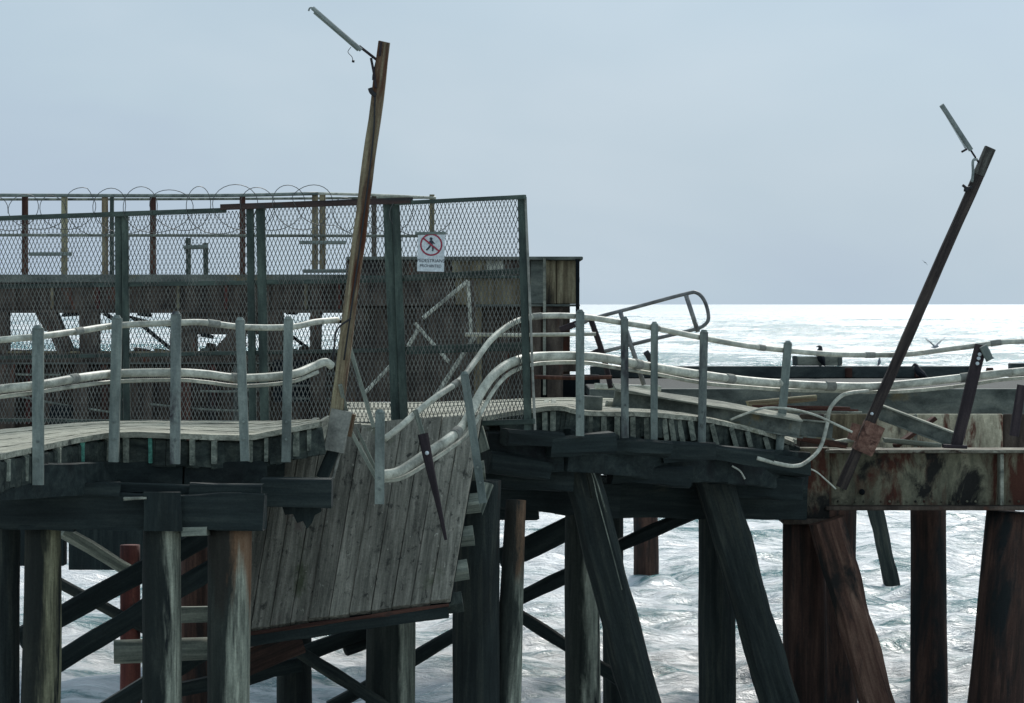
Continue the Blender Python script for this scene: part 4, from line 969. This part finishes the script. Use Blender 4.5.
for i, x in enumerate((14, 52, 98, 140, 178, 226, 268, 306, 340)):
    pslab('girder_stiffener', x - 1.6, x + 1.6, 283.4, 309.2, YP - .07, .06, (M_BROWN, M_STAIN, M_REDSTEEL)[i % 3], pf)
for (x0, y0, x1, y1, w_) in ((64, 315, 80, 313, 4), (104, 313, 117, 321, 3), (140, 313, 150, 314.5, 3), (203, 335, 212, 337, 4), (232, 334, 238, 339, 4), (288, 313, 296, 314, 3), (330, 323, 343, 322, 3)):
    beam('torn_bracket', P(x0, y0, YP - .02), P(x1, y1, YP + .1), .1, w_ * YP / F, M_GAP, pf, jit=.03, ragged=.04)
for (x0, x1, h_, m_) in ((12, 30, 2.5, M_BROWN), (30, 37, 2, M_GREYST), (70, 79, 3, M_GREYST), (134, 150, 2.5, M_BROWN), (155, 171, 2, M_STAIN), (201, 218, 4, M_GREYST), (208, 214, 8, M_BROWN), (286, 296, 3, M_BROWN), (300, 309, 5, M_BROWN)):
    beam('rubble', P(x0, 351.2 - h_/2, YP + .08), P(x1, 351.2 - h_/2 + 1, YP + .12), .15, h_ * YP / F, m_, pf, jit=.04, ragged=.05)
# brown housing (right half of the platform)
hs = thing('platform_housing', P(460, 340, 40.5), 'big brown rust-stained housing at the right end of the loading platform', 'housing')
YH = 40.2
pslab('roof_cap', 346, 583, 256.5, 260, YH - .1, 3.2, M_GREYST, hs)
for i, (x0, x1, m_) in enumerate([(346, 400, M_BROWN), (400, 452, M_BROWN), (452, 486, M_STAIN), (486, 504, M_PIPE), (504, 530, M_BROWN), (530, 544, M_GREYST), (545, 556, M_STAIN), (556, 578, M_STAIN)]):
    pslab('cladding', x0 + .2, x1 - .2, 260.3, 304 if x0 > 529 else 277, YH + .02 * (i % 2), .12, m_, hs)
pslab('cladding', 346, 455, 277.4, 306, YH + .06, .12, M_BROWN, hs)
pslab('cladding', 455.5, 529, 277.4, 305, YH + .03, .12, M_STAIN, hs)
pslab('band_rail', 346, 530, 275.5, 278.3, YH - .06, .1, M_FENCE, hs)
pslab('sill', 470, 580, 304.3, 306.5, YH - .05, .3, M_GREYST, hs)
pslab('lower_wall', 346, 541, 306.8, 402, YH + .25, .15, M_BROWN, hs)
for x, w_, m_ in ((536, 10, M_BROWN), (555, 16, M_BROWN)):
    beam('column', P(x, 408, YH + .1), P(x, 306.5, YH + .1), w_ * YH / F, .2, m_, hs)
beam('column', P(544.5, 395, YH - .12), P(544.5, 258, YH - .12), .04, .04, M_FLANGE, hs, jit=.003)
beam('column', P(577.5, 312, YH - .12), P(577.5, 259, YH - .12), .05, .05, M_GAP, hs, jit=.003)
pslab('base_beam', 530, 600, 375, 404, YH + .4, .3, M_GAP, hs)
for x, m_ in ((360, M_BROWN), (420, M_BROWN), (478, M_STAIN), (505, M_BROWN)):
    pslab('wall_rib', x - 4, x + 4, 307, 402, YH + .14, .1, m_, hs)
pslab('back_wall', 346, 570, 262, 400, YH + 2.6, .1, M_BROWN, hs)
slab('side_wall', P(346, 0, YH).x, P(346, 0, YH).x + .1, YH + .3, YH + 3, P(0, 402, YH).z, P(0, 260, YH).z, M_BROWN, hs)
slab('side_wall', P(577, 0, YH).x - .1, P(577, 0, YH).x, YH + .3, YH + 3, P(0, 303, YH).z, P(0, 260.5, YH).z, M_STAIN, hs)
# access stair handrails in front of housing
st = thing('stair_rail', P(440, 380, 38), 'pale zigzag stair handrails rising in front of the brown housing', 'stair')
YS = 38.5
for a, b, r in [((364, 394), (410, 345), .05), ((408, 346), (418, 330), .05), ((423, 318), (468, 281), .05), ((415, 323), (449, 362), .045), ((436, 396), (475, 336), .06), ((468, 281), (471, 333), .045)]:
    beam('stair_bar', P(a[0], a[1], YS), P(b[0], b[1], YS), r, r, M_PIPE, st, jit=.004)
beam('stair_post', P(474, 345, YS + .05), P(471, 280, YS + .05), .07, .07, M_BROWN, st)
# railing on the platform
pr = thing('platform_railing', P(200, 276, YP), 'rusty post and pipe railing along the top of the loading platform', 'railing')
for px, yb, wd, m_ in [(25, 275, 6, M_RUSTBAR), (64.5, 275, 6, W_LAMP), (105, 275, 6, W_LAMP), (112, 275, 4, M_FENCE), (153, 277, 6, M_RUSTBAR), (242.5, 276, 5.5, M_RUSTBAR), (315, 271, 6, W_LAMP), (322.5, 271, 6, W_LAMP), (374, 258, 5, M_BROWN), (432, 257, 5, W_LAMP)]:
    beam('railing_post', P(px, yb, YP + .05), P(px, 194.5, YP + .05), wd * YP / F, .07, m_, pr, jit=.004)
tube('railing_pipe', [P(-60, 195, YP), P(200, 195.6, YP), P(318, 193.5, YP)], .025, M_GALV, pr)
tube('railing_pipe', [P(-60, 199.5, YP + .6), P(200, 199, YP + .6), P(434, 197.5, YP + .6)], .018, W_EDGE, pr)
tube('railing_pipe', [P(318, 193.5, YP), P(375, 195, YP), P(436, 198, YP)], .02, M_PIPE, pr)
tube('railing_pipe', [P(-60, 235, YP), P(434, 236, YP)], .02, W_EDGE, pr)
for a, b, y in ((29, 72, 254), (300, 346, 242.5), (303, 348, 271)):
    beam('toggle_bar', P(a, y, YP - .05), P(b, y, YP - .05), .05, .05, M_GALV, pr, jit=.004)
hb = thing('bollard_frame', P(198, 277, YP + 1), 'small grey H-shaped bollard frame standing on the platform behind the fence', 'bollard')
for x in (188.5, 206): beam('leg', P(x, 278, YP + .5), P(x - .3, 243 if x > 200 else 238, YP + .5), .07, .07, M_FENCE, hb)
beam('crossbar', P(184, 247.5, YP + .42), P(208, 246.5, YP + .42), .06, .06, M_GALV, hb)
for x in (188.5, 206): pslab('foot', x - 4, x + 4, 276.2, 278.4, YP + .3, .3, M_GREYDK, hb)
# piles carrying the platform, seen low through the left bay
for i, px in enumerate((-20, 162, 231, 392, 478, 584)):
    a = P(px, 440, YP + .6)
    pole('support_pile', Vector((a.x, a.y, -1.5)), a, .2, .2, W_PILEDARK, pf)
pslab('under_beam', -60, 64, 440.5, 566, YP + .3, .3, W_TAR, pf)
pslab('under_beam', 68.5, 330, 440.5, 570, YP + .3, .3, W_TAR, pf)

# ================================================================== KERB FURNITURE AND BIRDS
t = thing('kerb_box', P(818, 366, 43.85), 'pale grey oblong box sitting on the slate kerb behind the cormorant', 'box')
pslab('body', 797, 842, 356.5, 365.8, 43.82, .16, M_FLANGE, t); pslab('end_panel', 793.5, 797.3, 356, 365.8, 43.8, .2, M_GREYDK, t); pslab('end_panel', 838, 842.4, 357, 365.8, 43.8, .2, M_GREYST, t)

def bird_mesh(path, radii, per=4, sides=10):
    pts = smooth_path([Vector(p) for p in path], per)
    rs = []
    for i in range(len(pts)):
        f = i / per; k = min(len(radii) - 2, int(f)); t_ = f - k
        a, b_ = radii[k], radii[k+1]
        rs.append(tuple(a[j] + (b_[j] - a[j]) * min(1, t_) for j in (0, 1)))
    return sweep(pts, rs, sides)
def perched(px, py, Y, h, label, face=1, lean=0., mats=(M_BLACKF, None), name='cormorant', rot=0):
    """upright perched water bird: tail, body, S-neck, head, bill as one body; wings, feet as parts"""
    base = P(px, py, Y)
    t = thing(name, base, label, 'bird')
    s = h
    M = Matrix.Translation(base) @ Matrix.Rotation(rot, 4, 'Z') @ Matrix.Rotation(lean, 4, 'Y')
    path = [(-.20*s*face, 0, -.02*s), (-.12*s*face, 0, .10*s), (-.03*s*face, 0, .28*s), (.04*s*face, 0, .48*s), (.05*s*face, 0, .66*s), (.03*s*face, 0, .76*s), (.05*s*face, 0, .84*s), (.13*s*face, 0, .86*s), (.24*s*face, 0, .83*s)]
    s *= 1.0; rad = [(.03*s, .012*s), (.09*s, .08*s), (.17*s, .17*s), (.17*s, .17*s), (.14*s, .14*s), (.10*s, .10*s), (.09*s, .085*s), (.04*s, .04*s), (.006*s, .006*s)]
    vs, fs = bird_mesh(path, rad); link('body', mesh_from('body', vs, fs, True), M, mats[0], t)
    for sgn in (-1, 1):
        wv, wf = bird_mesh([(.05*s*face, .10*s*sgn, .55*s), (-.03*s*face, .135*s*sgn, .35*s), (-.14*s*face, .07*s*sgn, .06*s)], [(.03*s, .05*s), (.03*s, .10*s), (.01*s, .02*s)])
        link('wing', mesh_from('wing', wv, wf, True), M, mats[0], t)
        lv, lf = sweep([Vector((-.02*s*face, .06*s*sgn, .18*s)), Vector((.0, .06*s*sgn, .0)), Vector((.08*s*face, .07*s*sgn, .0))], .016*s, 6)
        link('foot', mesh_from('foot', lv, lf), M, M_BEAK if mats[1] else mats[0], t)
    if mats[1]:
        bv, bf = bird_mesh([(.05*s*face, 0, .22*s), (.125*s*face, 0, .42*s), (.10*s*face, 0, .62*s), (.07*s*face, 0, .80*s)], [(.04*s, .05*s), (.075*s, .06*s), (.05*s, .04*s), (.03*s, .03*s)])
        link('breast', mesh_from('breast', bv, bf, True), M, mats[1], t)
    return t
perched(821, 366, 43.74, .33, 'black cormorant perched on the slate kerb in front of the grey box', face=-1)
perched(925, 381, 42.6, .32, 'black and white cormorant leaning left behind the conduits, right of the steel lamp pole', face=-1, lean=R(-28), mats=(M_BLACKF, M_WHITEF))
perched(879, 366, 43.80, .13, 'small pale gull standing on the kerb just left of the steel lamp pole', face=1, mats=(M_GREYF, M_WHITEF), name='gull')

def flying(px, py, Y, span, label, lift, roll, mat):
    t = thing('gull', P(px, py, Y), label, 'bird')
    M = Matrix.Translation(P(px, py, Y)) @ Matrix.Rotation(roll, 4, 'Y') @ Matrix.Rotation(R(25), 4, 'Z')
    s = span
    vs, fs = bird_mesh([(0, .20*s, 0), (0, .11*s, 0), (0, 0, 0), (0, -.12*s, .01*s), (0, -.18*s, .02*s), (0, -.23*s, .01*s)], [(.05*s, .006*s), (.035*s, .03*s), (.05*s, .045*s), (.035*s, .035*s), (.03*s, .03*s), (.004*s, .004*s)])
    link('body', mesh_from('body', vs, fs, True), M, M_GREYF if mat is None else mat, t)
    for sgn, l in ((-1, lift[0]), (1, lift[1])):
        wv, wf = [], []
        prof = [(0, .06, -.06), (.25, .055, -.065), (.5, .03, -.06), (.8, -.01, -.05), (1., -.06, -.062)]
        for u, y0, y1 in prof:
            x = sgn * (.03 + .47*u) * s * math.cos(l * (1 - .3*u)); z = (.47*u) * s * math.sin(l) * (1 - .1*u) + .02*s
            th = .012 * s * (1 - .7*u)
            wv += [(x, -y1*-s if False else y0*s, z), (x, y1*s, z), (x, y1*s, z + th), (x, y0*s, z + th)]
        for i in range(len(prof)-1):
            for j in range(4):
                a = i*4 + j; b_ = i*4 + (j+1) % 4
                wf.append((a, b_, b_+4, a+4))
        wf += [(0, 3, 2, 1), (16, 17, 18, 19)]
        link('wing', mesh_from('wing', wv, wf), M, mat or M_GREYF, t)
    return t
flying(935, 347, 60, .62, 'grey gull gliding with wings raised in a V above the right handrail', (R(50), R(38)), R(-6), None)
flying(925, 262.5, 130, .42, 'tiny distant gull in the sky right of the steel lamp pole', (R(20), R(-35)), R(15), None)
